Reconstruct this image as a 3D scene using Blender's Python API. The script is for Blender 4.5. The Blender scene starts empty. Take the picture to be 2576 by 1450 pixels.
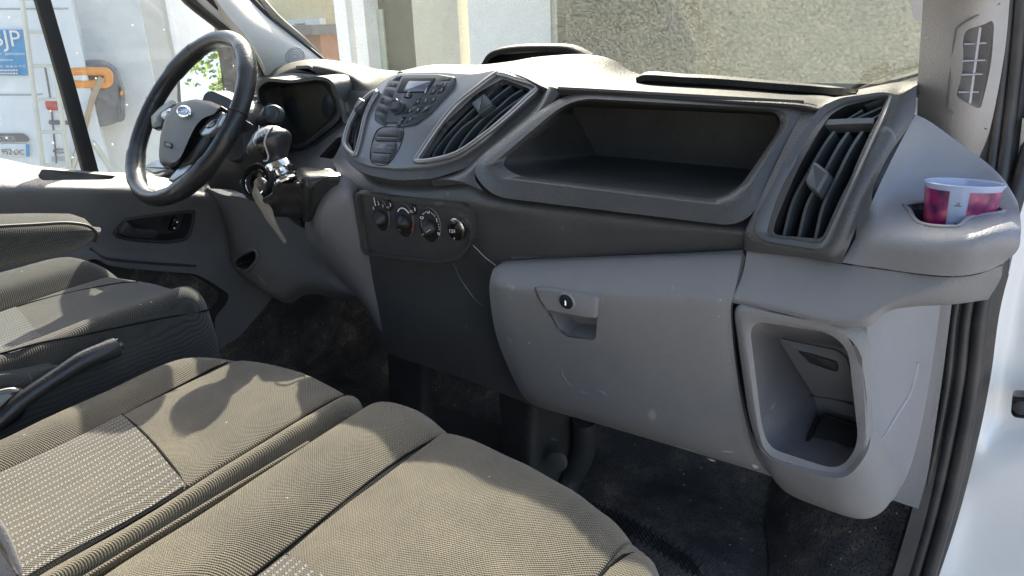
import bpy, bmesh, math, random
from mathutils import Vector, Matrix
from mathutils.bvhtree import BVHTree
random.seed(7)
scene = bpy.context.scene
col = scene.collection
S = 1.15          # survey units -> metres
ZC = 1.0          # camera height above the cab floor

# ------------------------------------------------------------------ camera
YAW, PITCH, ROLL = (math.radians(a) for a in (34.6, 20.0, -2.2))
FW = Vector((-math.sin(YAW)*math.cos(PITCH), math.cos(YAW)*math.cos(PITCH), -math.sin(PITCH)))
_rt = Vector((math.cos(YAW), math.sin(YAW), 0)); _up = _rt.cross(FW)
RT = math.cos(ROLL)*_rt + math.sin(ROLL)*_up
UP = -math.sin(ROLL)*_rt + math.cos(ROLL)*_up
cam_d = bpy.data.cameras.new('camera'); cam = bpy.data.objects.new('camera', cam_d); col.objects.link(cam)
cam.matrix_world = Matrix(((RT.x, UP.x, -FW.x, 0), (RT.y, UP.y, -FW.y, 0), (RT.z, UP.z, -FW.z, ZC), (0, 0, 0, 1)))
cam_d.sensor_width = 36; cam_d.lens = 36*1860/2576; cam_d.clip_start = .02; cam_d.clip_end = 400
scene.camera = cam
# ------------------------------------------------------------------ light
SUN_EL, SUN_AZ = math.radians(34.3), math.radians(-33)      # azimuth measured from +Y (straight ahead) towards +X
w = bpy.data.worlds.new('World'); scene.world = w; w.use_nodes = True
nt = w.node_tree; nt.nodes.clear()
sky = nt.nodes.new('ShaderNodeTexSky'); sky.sky_type = 'NISHITA'; sky.sun_disc = False
sky.dust_density = 4; sky.ozone_density = .4; sky.sun_elevation = SUN_EL; sky.sun_rotation = SUN_AZ
bg = nt.nodes.new('ShaderNodeBackground'); bg.inputs[1].default_value = .15
ou = nt.nodes.new('ShaderNodeOutputWorld')
nt.links.new(sky.outputs[0], bg.inputs[0]); nt.links.new(bg.outputs[0], ou.inputs[0])
sd = bpy.data.lights.new('sun', 'SUN'); sd.energy = 5.0; sd.angle = math.radians(.53); sd.color = (1, .91, .76)
sun = bpy.data.objects.new('sun', sd); col.objects.link(sun)
sdir = Vector((math.sin(SUN_AZ)*math.cos(SUN_EL), math.cos(SUN_AZ)*math.cos(SUN_EL), math.sin(SUN_EL)))
sun.rotation_euler = sdir.to_track_quat('Z', 'Y').to_euler(); sun.location = sdir*20
scene.view_settings.view_transform = 'Standard'; scene.view_settings.look = 'None'
scene.view_settings.gamma = 1; scene.view_settings.use_curve_mapping = False
scene.view_settings.exposure = 1.87
scene.cycles.max_bounces = 8; scene.cycles.transparent_max_bounces = 12

# ------------------------------------------------------------------ pixel survey: readings of the photo become points on real surfaces
def ray(q): return (q[0]-1288)/1860*RT - (q[1]-725)/1860*UP + FW
def pl(q, p0, n):
    r = ray(q); return r*(p0.dot(n)/r.dot(n))
def PY(q, a, b=0., c=0.):      # y = a + b z + c x
    r = ray(q); return r*(a/(r.y-b*r.z-c*r.x))
def PX(q, a, b=0., c=0.):      # x = a + b z + c y
    r = ray(q); return r*(a/(r.x-b*r.z-c*r.y))
def PZ(q, a, b=0., c=0.):
    r = ray(q); return r*(a/(r.z-b*r.y-c*r.x))
def conv(ox, oy, s): return lambda x, y: (ox+x*s, oy+y*s)
A = conv(0, 0, .32378); B = conv(603.7, 0, .32378); Cc = conv(1207.5, 0, .32378); D = conv(1838, 0, .32378)
E = conv(0, 402.5, .37015); F = conv(805, 402.5, .37015); G = conv(1704, 402.5, .37015)
H = conv(0, 913, .37015); I = conv(805, 913, .37015); J = conv(1704, 913, .37015)
Wz = conv(322, 67.1, .3239); Gz = conv(550, 254.9, .26833); K = conv(925.7, 469.6, .12953); L = conv(0, 53.7, .27766)
def T(v): return Vector((v[0]*S, v[1]*S, v[2]*S+ZC))

# ------------------------------------------------------------------ objects
def tag(o, label=None, cat=None, group=None, kind=None):
    for k, v in (('label', label), ('category', cat), ('group', group), ('kind', kind)):
        if v: o[k] = v
    return o
def thing(name, label, cat, loc, group=None):
    o = bpy.data.objects.new(name, None); col.objects.link(o); o.location = T(loc); o.empty_display_size = .1
    return tag(o, label, cat, group)
def mk(name, vs, fs, m, parent=None, sharp=35, raw=False):
    me = bpy.data.meshes.new(name)
    me.from_pydata([v if raw else T(v) for v in vs], [], fs); me.validate(); 
    me.materials.append(m)
    if sharp:
        me.polygons.foreach_set('use_smooth', [True]*len(me.polygons)); me.set_sharp_from_angle(angle=math.radians(sharp))
    me.update()
    o = bpy.data.objects.new(name, me); col.objects.link(o)
    if parent:
        o.parent = parent
        if parent.type == 'EMPTY': o.location = -parent.location
    return o
def fixn(o):
    bm = bmesh.new(); bm.from_mesh(o.data); bmesh.ops.recalc_face_normals(bm, faces=bm.faces); bm.to_mesh(o.data); bm.free(); return o
def cat(p, n, closed=False):
    k = len(p); out = []
    rng = range(k) if closed else range(k-1)
    for i in rng:
        p1, p2 = p[i], p[(i+1) % k]
        p0 = p[(i-1) % k] if closed or i > 0 else p1*2-p2
        p3 = p[(i+2) % k] if closed or i+2 < k else p2*2-p1
        for j in range(n):
            t = j/n
            out.append(.5*((2*p1)+(p2-p0)*t+(2*p0-5*p1+4*p2-p3)*t*t+(3*p1-p0-3*p2+p3)*t**3))
    if not closed: out.append(p[-1])
    return out
SURF = {}
def patch(name, rows, m, parent=None, n=6, thick=.01, key=None, sharp=40, away=None):
    rows = [[Vector(p) for p in r] for r in rows]
    fine = [cat(r, n) for r in rows]
    cols = [cat([f[j] for f in fine], n) for j in range(len(fine[0]))]
    nr, nc = len(cols[0]), len(cols)
    vs = [cols[j][i] for i in range(nr) for j in range(nc)]
    fs = [(i*nc+j, i*nc+j+1, (i+1)*nc+j+1, (i+1)*nc+j) for i in range(nr-1) for j in range(nc-1)]
    nsum = Vector()
    for f in fs: nsum += (vs[f[1]]-vs[f[0]]).cross(vs[f[3]]-vs[f[0]]).normalized()
    ref = away if away else -vs[len(vs)//2]
    if nsum.dot(ref) < 0: fs = [f[::-1] for f in fs]
    if key: SURF[key] = BVHTree.FromPolygons(vs, fs)
    if thick:
        N = [Vector() for _ in vs]
        for f in fs:
            q = (vs[f[1]]-vs[f[0]]).cross(vs[f[3]]-vs[f[0]])
            for k in f: N[k] += q
        k0 = len(vs); vs2 = vs+[v-q.normalized()*thick for v, q in zip(vs, N)]
        fs2 = fs+[tuple(k0+k for k in f[::-1]) for f in fs]
        bord = [(0, j, 0, j+1) for j in range(nc-1)]+[(nr-1, j+1, nr-1, j) for j in range(nc-1)] + [(i+1, 0, i, 0) for i in range(nr-1)]+[(i, nc-1, i+1, nc-1) for i in range(nr-1)]
        for a, b, c, d in bord:
            p, q = a*nc+b, c*nc+d; fs2.append((p, q, q+k0, p+k0))
        vs, fs = vs2, fs2
    o = mk(name, vs, fs, m, parent, sharp)
    return fixn(o) if thick else o
def on(q, key, lift=.001):
    r = ray(q).normalized(); h = SURF[key].ray_cast(Vector((0, 0, 0)), r)
    if h[0] is None:                 # just past the edge of the surface: carry its depth on
        d = 1.0
        for _ in range(12): d = SURF[key].find_nearest(r*d)[0].dot(r)
        return r*(d-lift)
    return h[0]-r*lift
def rnd(pts, r=.01, seg=4):
    out = []; k = len(pts)
    rs = r if isinstance(r, (list, tuple)) else [r]*k
    for i in range(k):
        p, a, b = pts[i], pts[i-1], pts[(i+1) % k]
        da, db = a-p, b-p
        ra = min(rs[i], da.length*.48, db.length*.48)
        s, e = p+da.normalized()*ra, p+db.normalized()*ra
        for j in range(seg+1):
            t = j/seg; out.append(s*(1-t)**2+p*2*t*(1-t)+e*t*t)
    return out
def newell(r):
    n = Vector()
    for i in range(len(r)): n += r[i-1].cross(r[i])
    return n.normalized()
def tocam(r):
    n = newell(r); c = sum(r, Vector())/len(r)
    return n if n.dot(-c) > 0 else -n
def prism(name, r, m, parent=None, thick=.006, lift=0., bevel=.0012, sharp=35, nrm=None):
    n = nrm or tocam(r); k = len(r)
    if newell(r).dot(n) < 0: r = r[::-1]
    b = min(bevel, thick*.45)
    if b > 0:
        c = sum(r, Vector())/k
        ins = []
        for i in range(k):
            e = (r[(i+1) % k]-r[i-1]).normalized(); inn = n.cross(e); ins.append(r[i]+inn*b)
        rings = [[p+n*lift for p in ins], [p+n*(lift-b) for p in r], [p+n*(lift-thick) for p in r]]
        rings[0:1] = [rings[0], [a*.3+b2*.7+n*(b*.25) for a, b2 in zip(rings[0], rings[1])]]
    else: rings = [[p+n*lift for p in r], [p+n*(lift-thick) for p in r]]
    return loft(name, rings, m, parent, True, True, sharp)
def loft(name, rings, m, parent=None, c0=False, c1=True, sharp=35, closed=True):
    k = len(rings[0]); vs = [p for r in rings for p in r]; fs = []
    for i in range(len(rings)-1):
        for j in range(k if closed else k-1):
            a, b = i*k+j, i*k+(j+1) % k; fs.append((a, b, b+k, a+k))
    if c0: fs.append(tuple(range(k))[::-1])
    if c1: fs.append(tuple((len(rings)-1)*k+j for j in range(k)))
    return fixn(mk(name, vs, fs, m, parent, sharp))
def tube(name, pts, rad, m, parent=None, n=8, sm=4, closed=False, flat=None, caps=True):
    pts = [p for p in pts if p is not None]
    pts = cat([Vector(p) for p in pts], sm, closed) if sm > 1 else [Vector(p) for p in pts]
    k = len(pts); rr = rad if callable(rad) else (lambda t: rad)
    rings = []; up = None
    for i, p in enumerate(pts):
        a = pts[(i+1) % k] if closed or i < k-1 else p; b = pts[i-1] if closed or i > 0 else p
        t = (a-b).normalized()
        if up is None: up = t.orthogonal().normalized()
        up = (up-t*up.dot(t)).normalized(); s = t.cross(up)
        r = rr(i/max(1, k-1)); rings.append([p+(up*math.cos(x)+s*math.sin(x))*r for x in (2*math.pi*j/n for j in range(n))])
    if closed: rings.append(rings[0])
    return loft(name, rings, m, parent, caps and not closed, caps and not closed, 50)
def decal(name, qs, key, m, parent, lift=.001, k=5, r=0):
    cx, cy = sum(q[0] for q in qs)/len(qs), sum(q[1] for q in qs)/len(qs)
    qv = rnd([Vector((q[0], q[1], 0)) for q in qs], r or 2, 3)
    rings = [[on((cx+(q.x-cx)*f, cy+(q.y-cy)*f), key, lift if f < 1 else -.0005) for q in qv] for f in [1]+[.97*(k-i)/k for i in range(k)]]
    return loft(name, rings, m, parent, False, True, 60)
def seam(name, qs, key, rad, m, parent=None, lift=.0):
    return tube(name, [on(q, key, lift) for q in qs], rad, m, parent, n=6, sm=4)
def disc(name, c, n, r, m, parent=None, thick=.004, seg=32, bevel=.001, rim=None):
    u = n.orthogonal().normalized(); v = n.cross(u)
    return prism(name, [c+(u*math.cos(a)+v*math.sin(a))*r for a in (2*math.pi*i/seg for i in range(seg))], m, parent, thick, 0, bevel, nrm=n)
def bx(name, x0, x1, y0, y1, z0, z1, m, parent=None, bev=0):
    vs = [(x, y, z) for x in (x0, x1) for y in (y0, y1) for z in (z0, z1)]
    fs = [(0, 1, 3, 2), (4, 6, 7, 5), (0, 4, 5, 1), (2, 3, 7, 6), (0, 2, 6, 4), (1, 5, 7, 3)]
    o = fixn(mk(name, vs, fs, m, parent, 30))
    if bev:
        md = o.modifiers.new('b', 'BEVEL'); md.width = bev; md.segments = 3
    return o
def cut(o, cutters):
    bpy.context.view_layer.update()
    for c in cutters:
        md = o.modifiers.new('c', 'BOOLEAN'); md.operation = 'DIFFERENCE'; md.solver = 'EXACT'; md.object = c
    bpy.context.view_layer.update()
    me = bpy.data.meshes.new_from_object(o.evaluated_get(bpy.context.evaluated_depsgraph_get()))
    o.modifiers.clear(); o.data = me
    me.polygons.foreach_set('use_smooth', [True]*len(me.polygons)); me.set_sharp_from_angle(angle=math.radians(35))
    for c in cutters: bpy.data.objects.remove(c)
    return o
def cutter(r, front=.05, back=.05):
    n = tocam(r)
    return loft('cutter', [[p+n*front for p in r], [p-n*back for p in r]], M['black'], None, True, True)
def text(s, a, b, m, parent, n=None, name='lettering', hscale=1., depth=.0006, sx=None):
    """flat lettering from baseline point a to baseline point b, standing on the plane with normal n"""
    cu = bpy.data.curves.new('t', 'FONT'); cu.body = s; cu.resolution_u = 3; cu.extrude = .01
    o = bpy.data.objects.new('t', cu); col.objects.link(o); bpy.context.view_layer.update()
    me = bpy.data.meshes.new_from_object(o.evaluated_get(bpy.context.evaluated_depsgraph_get()))
    bpy.data.objects.remove(o); xs = [v.co.x for v in me.vertices]
    x0, x1 = min(xs), max(xs); r = (b-a); wdt = r.length; r = r.normalized(); k = wdt/(x1-x0)
    u = n.cross(r).normalized()
    if u.dot(UP) < 0: u = -u
    vs = [a+r*(v.co.x-x0)*k+u*v.co.y*k*hscale+n*(v.co.z*.05*depth/.0006*.6+depth*.2) for v in me.vertices]
    return mk(name, vs, [tuple(p.vertices) for p in me.polygons], m, parent, 0)

# ------------------------------------------------------------------ materials
M = {}
def nodes(name):
    m = bpy.data.materials.new(name); m.use_nodes = True; t = m.node_tree
    return m, t, t.nodes['Principled BSDF'], t.nodes.new, t.links.new
def pm(name, c, rough=.5, metal=0, grain=0, gs=.15, dust=0, dustc=(.42, .37, .3), dscale=3, scratch=0, spec=.5, coat=0, vary=.12):
    m, t, p, N, Lk = nodes(name)
    p.inputs['Roughness'].default_value = rough; p.inputs['Metallic'].default_value = metal
    p.inputs['Specular IOR Level'].default_value = spec; p.inputs['Coat Weight'].default_value = coat; p.inputs['Coat Roughness'].default_value = .08
    tc = N('ShaderNodeTexCoord'); O = tc.outputs['Object']
    nz = N('ShaderNodeTexNoise'); nz.inputs['Scale'].default_value = 7; nz.inputs['Detail'].default_value = 6; Lk(O, nz.inputs[0])
    mx = N('ShaderNodeMix'); mx.data_type = 'RGBA'; c = Vector(c)
    mx.inputs[6].default_value = (*(c*(1-vary)), 1); mx.inputs[7].default_value = (*(c*(1+vary)), 1); Lk(nz.outputs[0], mx.inputs[0])
    out = mx.outputs[2]
    if dust:
        n2 = N('ShaderNodeTexNoise'); n2.inputs['Scale'].default_value = dscale; n2.inputs['Detail'].default_value = 9; n2.inputs['Roughness'].default_value = .7; Lk(O, n2.inputs[0])
        cr = N('ShaderNodeMapRange'); cr.inputs[1].default_value = .42; cr.inputs[2].default_value = .75; cr.inputs[4].default_value = dust; Lk(n2.outputs[0], cr.inputs[0])
        m2 = N('ShaderNodeMix'); m2.data_type = 'RGBA'; Lk(cr.outputs[0], m2.inputs[0]); Lk(out, m2.inputs[6]); m2.inputs[7].default_value = (*dustc, 1); out = m2.outputs[2]
    if scratch:
        for k, (sc, rot) in enumerate((((30, 90, 12), .5), ((110, 25, 60), -.7))):
            mp = N('ShaderNodeMapping'); mp.inputs['Scale'].default_value = sc; mp.inputs['Rotation'].default_value = (rot, .4, rot); Lk(O, mp.inputs[0])
            n3 = N('ShaderNodeTexNoise'); n3.inputs['Scale'].default_value = .55; n3.inputs['Detail'].default_value = 3; Lk(mp.outputs[0], n3.inputs[0])
            c3 = N('ShaderNodeMapRange'); c3.inputs[1].default_value = .715; c3.inputs[2].default_value = .76; c3.inputs[4].default_value = scratch; Lk(n3.outputs[0], c3.inputs[0])
            m3 = N('ShaderNodeMix'); m3.data_type = 'RGBA'; Lk(c3.outputs[0], m3.inputs[0]); Lk(out, m3.inputs[6]); m3.inputs[7].default_value = (.45, .44, .42, 1); out = m3.outputs[2]
        vo = N('ShaderNodeTexVoronoi'); vo.inputs['Scale'].default_value = 17; Lk(O, vo.inputs[0])
        c4 = N('ShaderNodeMapRange'); c4.inputs[1].default_value = .034; c4.inputs[2].default_value = .02; c4.inputs[4].default_value = scratch*1.3; Lk(vo.outputs[0], c4.inputs[0])
        m4 = N('ShaderNodeMix'); m4.data_type = 'RGBA'; Lk(c4.outputs[0], m4.inputs[0]); Lk(out, m4.inputs[6]); m4.inputs[7].default_value = (.6, .58, .54, 1); out = m4.outputs[2]
    Lk(out, p.inputs['Base Color'])
    if grain:
        v = N('ShaderNodeTexVoronoi'); v.inputs['Scale'].default_value = grain; v.feature = 'SMOOTH_F1'; Lk(O, v.inputs[0])
        n5 = N('ShaderNodeTexNoise'); n5.inputs['Scale'].default_value = 30; Lk(O, n5.inputs[0])
        ad = N('ShaderNodeMath'); ad.operation = 'MULTIPLY_ADD'; ad.inputs[1].default_value = .25; Lk(n5.outputs[0], ad.inputs[0]); Lk(v.outputs[0], ad.inputs[2])
        bp = N('ShaderNodeBump'); bp.inputs['Strength'].default_value = gs; bp.inputs['Distance'].default_value = .002; Lk(ad.outputs[0], bp.inputs['Height']); Lk(bp.outputs[0], p.inputs['Normal'])
    M[name] = m; return m
pm('black', (.012, .012, .013), .6)
pm('knob_black', (.018, .018, .019), .45)
pm('thread', (.012, .012, .012), 1.0, spec=.05)
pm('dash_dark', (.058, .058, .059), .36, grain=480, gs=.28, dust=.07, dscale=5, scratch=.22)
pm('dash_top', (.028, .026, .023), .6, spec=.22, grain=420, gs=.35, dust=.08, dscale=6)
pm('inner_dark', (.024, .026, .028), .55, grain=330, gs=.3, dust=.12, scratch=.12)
pm('grey', (.2, .193, .193), .5, grain=480, gs=.25, dust=.12, dscale=4, scratch=.5)
pm('grey_light', (.25, .243, .255), .45, grain=480, gs=.2, dust=.1, scratch=.3)
pm('grey_inner', (.165, .158, .165), .5, grain=480, gs=.25, dust=.12, scratch=.3)
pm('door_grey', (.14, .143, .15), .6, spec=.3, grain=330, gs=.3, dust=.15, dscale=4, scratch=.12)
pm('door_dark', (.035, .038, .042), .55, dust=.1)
pm('bezel', (.17, .18, .19), .3, metal=.35, dust=.1, scratch=.08)
pm('bezel_trim', (.28, .27, .275), .28, metal=.6)
pm('radio', (.04, .05, .058), .38, dust=.06)
pm('button', (.035, .042, .05), .42)
pm('white_mark', (.75, .75, .73), .5, vary=.02)
pm('grey_mark', (.35, .38, .4), .5, vary=.02)
pm('red_mark', (.5, .03, .03), .5); pm('blue_mark', (.03, .12, .3), .5)
pm('chrome', (.75, .75, .76), .08, metal=1, vary=.03)
pm('satin', (.33, .36, .4), .3, metal=.8, vary=.05)
pm('leather', (.022, .023, .025), .3, grain=260, gs=.2)
pm('leather_boot', (.03, .031, .033), .3, grain=200, gs=.3, dust=.08)
pm('gloss_black', (.01, .01, .011), .07, coat=1)
pm('hub', (.03, .031, .033), .5, grain=330, gs=.3)
pm('beige_trim', (.58, .56, .52), .6, grain=400, gs=.2, dust=.08)
pm('pillar_trim', (.36, .33, .31), .6, grain=420, gs=.25, dust=.05)
pm('vent_slat', (.42, .4, .4), .5)
pm('rubber', (.028, .028, .031), .42, dust=.3, dustc=(.22, .18, .14), dscale=8, scratch=.15)
pm('vent_frame', (.08, .084, .09), .4)
pm('white_paint', (.86, .84, .82), .22, coat=.6, vary=.02)
pm('white_paint_dull', (.74, .76, .78), .35, vary=.03)
pm('screen', (.13, .15, .2), .15, vary=.03)
pm('tape', (.26, .225, .17), .75, dust=.2)
pm('key_metal', (.6, .58, .52), .3, metal=.9)
pm('badge_blue', (.02, .05, .14), .2, coat=1)
pm('orange', (.85, .3, .03), .4); pm('reel_grey', (.13, .14, .16), .5); pm('wood', (.4, .3, .2), .7)
pm('wall_white', (.74, .73, .7), .8, dust=.15, dustc=(.5, .47, .42), dscale=.6)
pm('wall_grey', (.42, .42, .4), .8, dust=.2, dscale=1)
pm('wall_beige', (.5, .48, .4), .8, dust=.2, dscale=1)
pm('wall_cream', (.75, .6, .36), .8)
pm('roof_dark', (.12, .12, .13), .7); pm('brick_red', (.3, .15, .1), .8)
pm('wall_tan', (.17, .165, .13), .85, dust=.2, dscale=1.5); pm('reflection_dark', (.03, .032, .03), .5)
pm('frame_white', (.75, .75, .76), .5); pm('win_dark', (.03, .038, .04), .5, vary=.3, spec=.2)
pm('curtain', (.35, .4, .34), .8)
pm('sign_blue', (.03, .28, .55), .5); pm('lamp_red', (.5, .02, .03), .25, coat=.5); pm('ladder_cream', (.6, .58, .5), .5)
pm('plate_white', (.7, .72, .72), .5, vary=.02); pm('strip_dark', (.12, .12, .13), .4)
pm('concrete', (.38, .37, .34), .9, dust=.3, dscale=2)
pm('bark', (.1, .07, .05), .9)
pm('leaf', (.12, .17, .04), .6, vary=.5)
pm('paper', (.8, .78, .82), .6, vary=.02)
pm('headliner', (.3, .3, .29), .9)
# dirty cab floor
m, t, p, N, Lk = nodes('floor_mat'); M['floor_mat'] = m
tc = N('ShaderNodeTexCoord'); n1 = N('ShaderNodeTexNoise'); n1.inputs['Scale'].default_value = 7; n1.inputs['Detail'].default_value = 10; n1.inputs['Roughness'].default_value = .72
Lk(tc.outputs['Object'], n1.inputs[0]); r1 = N('ShaderNodeValToRGB'); Lk(n1.outputs[0], r1.inputs[0])
e = r1.color_ramp.elements; e[0].position = .42; e[0].color = (.045, .044, .044, 1); e[1].position = .70; e[1].color = (.36, .29, .21, 1)
k = e.new(.56); k.color = (.11, .098, .088, 1)
v1 = N('ShaderNodeTexVoronoi'); v1.inputs['Scale'].default_value = 210; Lk(tc.outputs['Object'], v1.inputs[0])
c1 = N('ShaderNodeMapRange'); c1.inputs[1].default_value = .2; c1.inputs[2].default_value = .5; c1.inputs[3].default_value = .25; Lk(v1.outputs[0], c1.inputs[0])
v2 = N('ShaderNodeTexVoronoi'); v2.inputs['Scale'].default_value = 38; Lk(tc.outputs['Object'], v2.inputs[0])
c2 = N('ShaderNodeMapRange'); c2.inputs[1].default_value = .09; c2.inputs[2].default_value = .06; Lk(v2.outputs[0], c2.inputs[0])
ml = N('ShaderNodeMix'); ml.data_type = 'RGBA'; ml.blend_type = 'MULTIPLY'; ml.inputs[0].default_value = 1; Lk(r1.outputs[0], ml.inputs[6]); Lk(c1.outputs[0], ml.inputs[7])
m2 = N('ShaderNodeMix'); m2.data_type = 'RGBA'; Lk(c2.outputs[0], m2.inputs[0]); Lk(ml.outputs[2], m2.inputs[6]); m2.inputs[7].default_value = (.4, .37, .32, 1)
Lk(m2.outputs[2], p.inputs['Base Color']); p.inputs['Roughness'].default_value = .6
bp = N('ShaderNodeBump'); bp.inputs['Strength'].default_value = .6; bp.inputs['Distance'].default_value = .003; Lk(c1.outputs[0], bp.inputs['Height']); Lk(bp.outputs[0], p.inputs['Normal'])

def fabric(name, dark, light, thread, per=.0034, stripes=False, dust=.35):
    m, t, p, N, Lk = nodes(name); M[name] = m
    tc = N('ShaderNodeTexCoord'); sp = N('ShaderNodeSeparateXYZ')
    def math_(op, a, b=None, c=None):
        n = N('ShaderNodeMath'); n.operation = op
        for k, v in enumerate((a, b, c)):
            if v is None: continue
            if isinstance(v, (int, float)): n.inputs[k].default_value = v
            else: Lk(v, n.inputs[k])
        return n.outputs[0]
    wob = N('ShaderNodeTexNoise'); wob.inputs['Scale'].default_value = 14; Lk(tc.outputs['Object'], wob.inputs[0])
    va = N('ShaderNodeVectorMath'); va.operation = 'MULTIPLY_ADD'; Lk(wob.outputs['Color'], va.inputs[0]); va.inputs[1].default_value = (.006,)*3; Lk(tc.outputs['Object'], va.inputs[2])
    Lk(va.outputs[0], sp.inputs[0])
    X = math_('ADD', sp.outputs[0], math_('MULTIPLY', sp.outputs[2], .35)); Y = math_('SUBTRACT', sp.outputs[1], sp.outputs[2])
    sx = math_('SINE', math_('MULTIPLY', X, 2*math.pi/per)); sy = math_('SINE', math_('MULTIPLY', Y, 2*math.pi/(per*.9)))
    wv = math_('MULTIPLY', sx, sy); wv = math_('MULTIPLY_ADD', wv, .5, .5)
    ramp = N('ShaderNodeMix'); ramp.data_type = 'RGBA'; Lk(wv, ramp.inputs[0]); ramp.inputs[6].default_value = (*dark, 1); ramp.inputs[7].default_value = (*light, 1)
    out = ramp.outputs[2]
    h = wv
    if stripes:
        sw = math_('GREATER_THAN', math_('SINE', math_('MULTIPLY', X, 2*math.pi/.0115)), .55)
        da = math_('GREATER_THAN', math_('SINE', math_('ADD', math_('MULTIPLY', Y, 2*math.pi/.0038), math_('MULTIPLY', X, 2*math.pi/.0115))), -.1)
        fac = math_('MULTIPLY', math_('MULTIPLY', sw, da), .8)
        r2 = N('ShaderNodeMix'); r2.data_type = 'RGBA'; Lk(fac, r2.inputs[0]); Lk(out, r2.inputs[6]); r2.inputs[7].default_value = (*thread, 1); out = r2.outputs[2]
        h = math_('ADD', wv, fac)
    n2 = N('ShaderNodeTexNoise'); n2.inputs['Scale'].default_value = 5; n2.inputs['Detail'].default_value = 8; n2.inputs['Roughness'].default_value = .65; Lk(tc.outputs['Object'], n2.inputs[0])
    cr = N('ShaderNodeMapRange'); cr.inputs[1].default_value = .38; cr.inputs[2].default_value = .72; cr.inputs[4].default_value = dust; Lk(n2.outputs[0], cr.inputs[0])
    m2 = N('ShaderNodeMix'); m2.data_type = 'RGBA'; Lk(cr.outputs[0], m2.inputs[0]); Lk(out, m2.inputs[6]); m2.inputs[7].default_value = (.21, .175, .115, 1); out = m2.outputs[2]
    vo = N('ShaderNodeTexVoronoi'); vo.inputs['Scale'].default_value = 22; Lk(tc.outputs['Object'], vo.inputs[0])
    c4 = N('ShaderNodeMapRange'); c4.inputs[1].default_value = .03; c4.inputs[2].default_value = .018; Lk(vo.outputs[0], c4.inputs[0])
    m4 = N('ShaderNodeMix'); m4.data_type = 'RGBA'; Lk(c4.outputs[0], m4.inputs[0]); Lk(out, m4.inputs[6]); m4.inputs[7].default_value = (.5, .45, .35, 1)
    Lk(m4.outputs[2], p.inputs['Base Color']); p.inputs['Roughness'].default_value = .95; p.inputs['Specular IOR Level'].default_value = .15
    p.inputs['Sheen Weight'].default_value = .25; p.inputs['Sheen Roughness'].default_value = .5
    bp = N('ShaderNodeBump'); bp.inputs['Strength'].default_value = .8; bp.inputs['Distance'].default_value = .0014; Lk(h, bp.inputs['Height']); Lk(bp.outputs[0], p.inputs['Normal'])
fabric('fabric', (.0, .0, .001), (.15, .127, .09), (.4,)*3, dust=.5)
fabric('fabric_insert', (.02, .018, .016), (.13, .11, .085), (.27, .28, .28), stripes=True, dust=.22)
fabric('fabric_shaded', (.008, .01, .01), (.055, .054, .05), (.4,)*3, dust=.12)  # weave darkened: the driver seat's shade is put into its colour
fabric('fabric_shaded_insert', (.02, .022, .022), (.08, .08, .076), (.16, .17, .175), stripes=True, dust=.1)  # insert weave darkened likewise, shade in the colour

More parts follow.
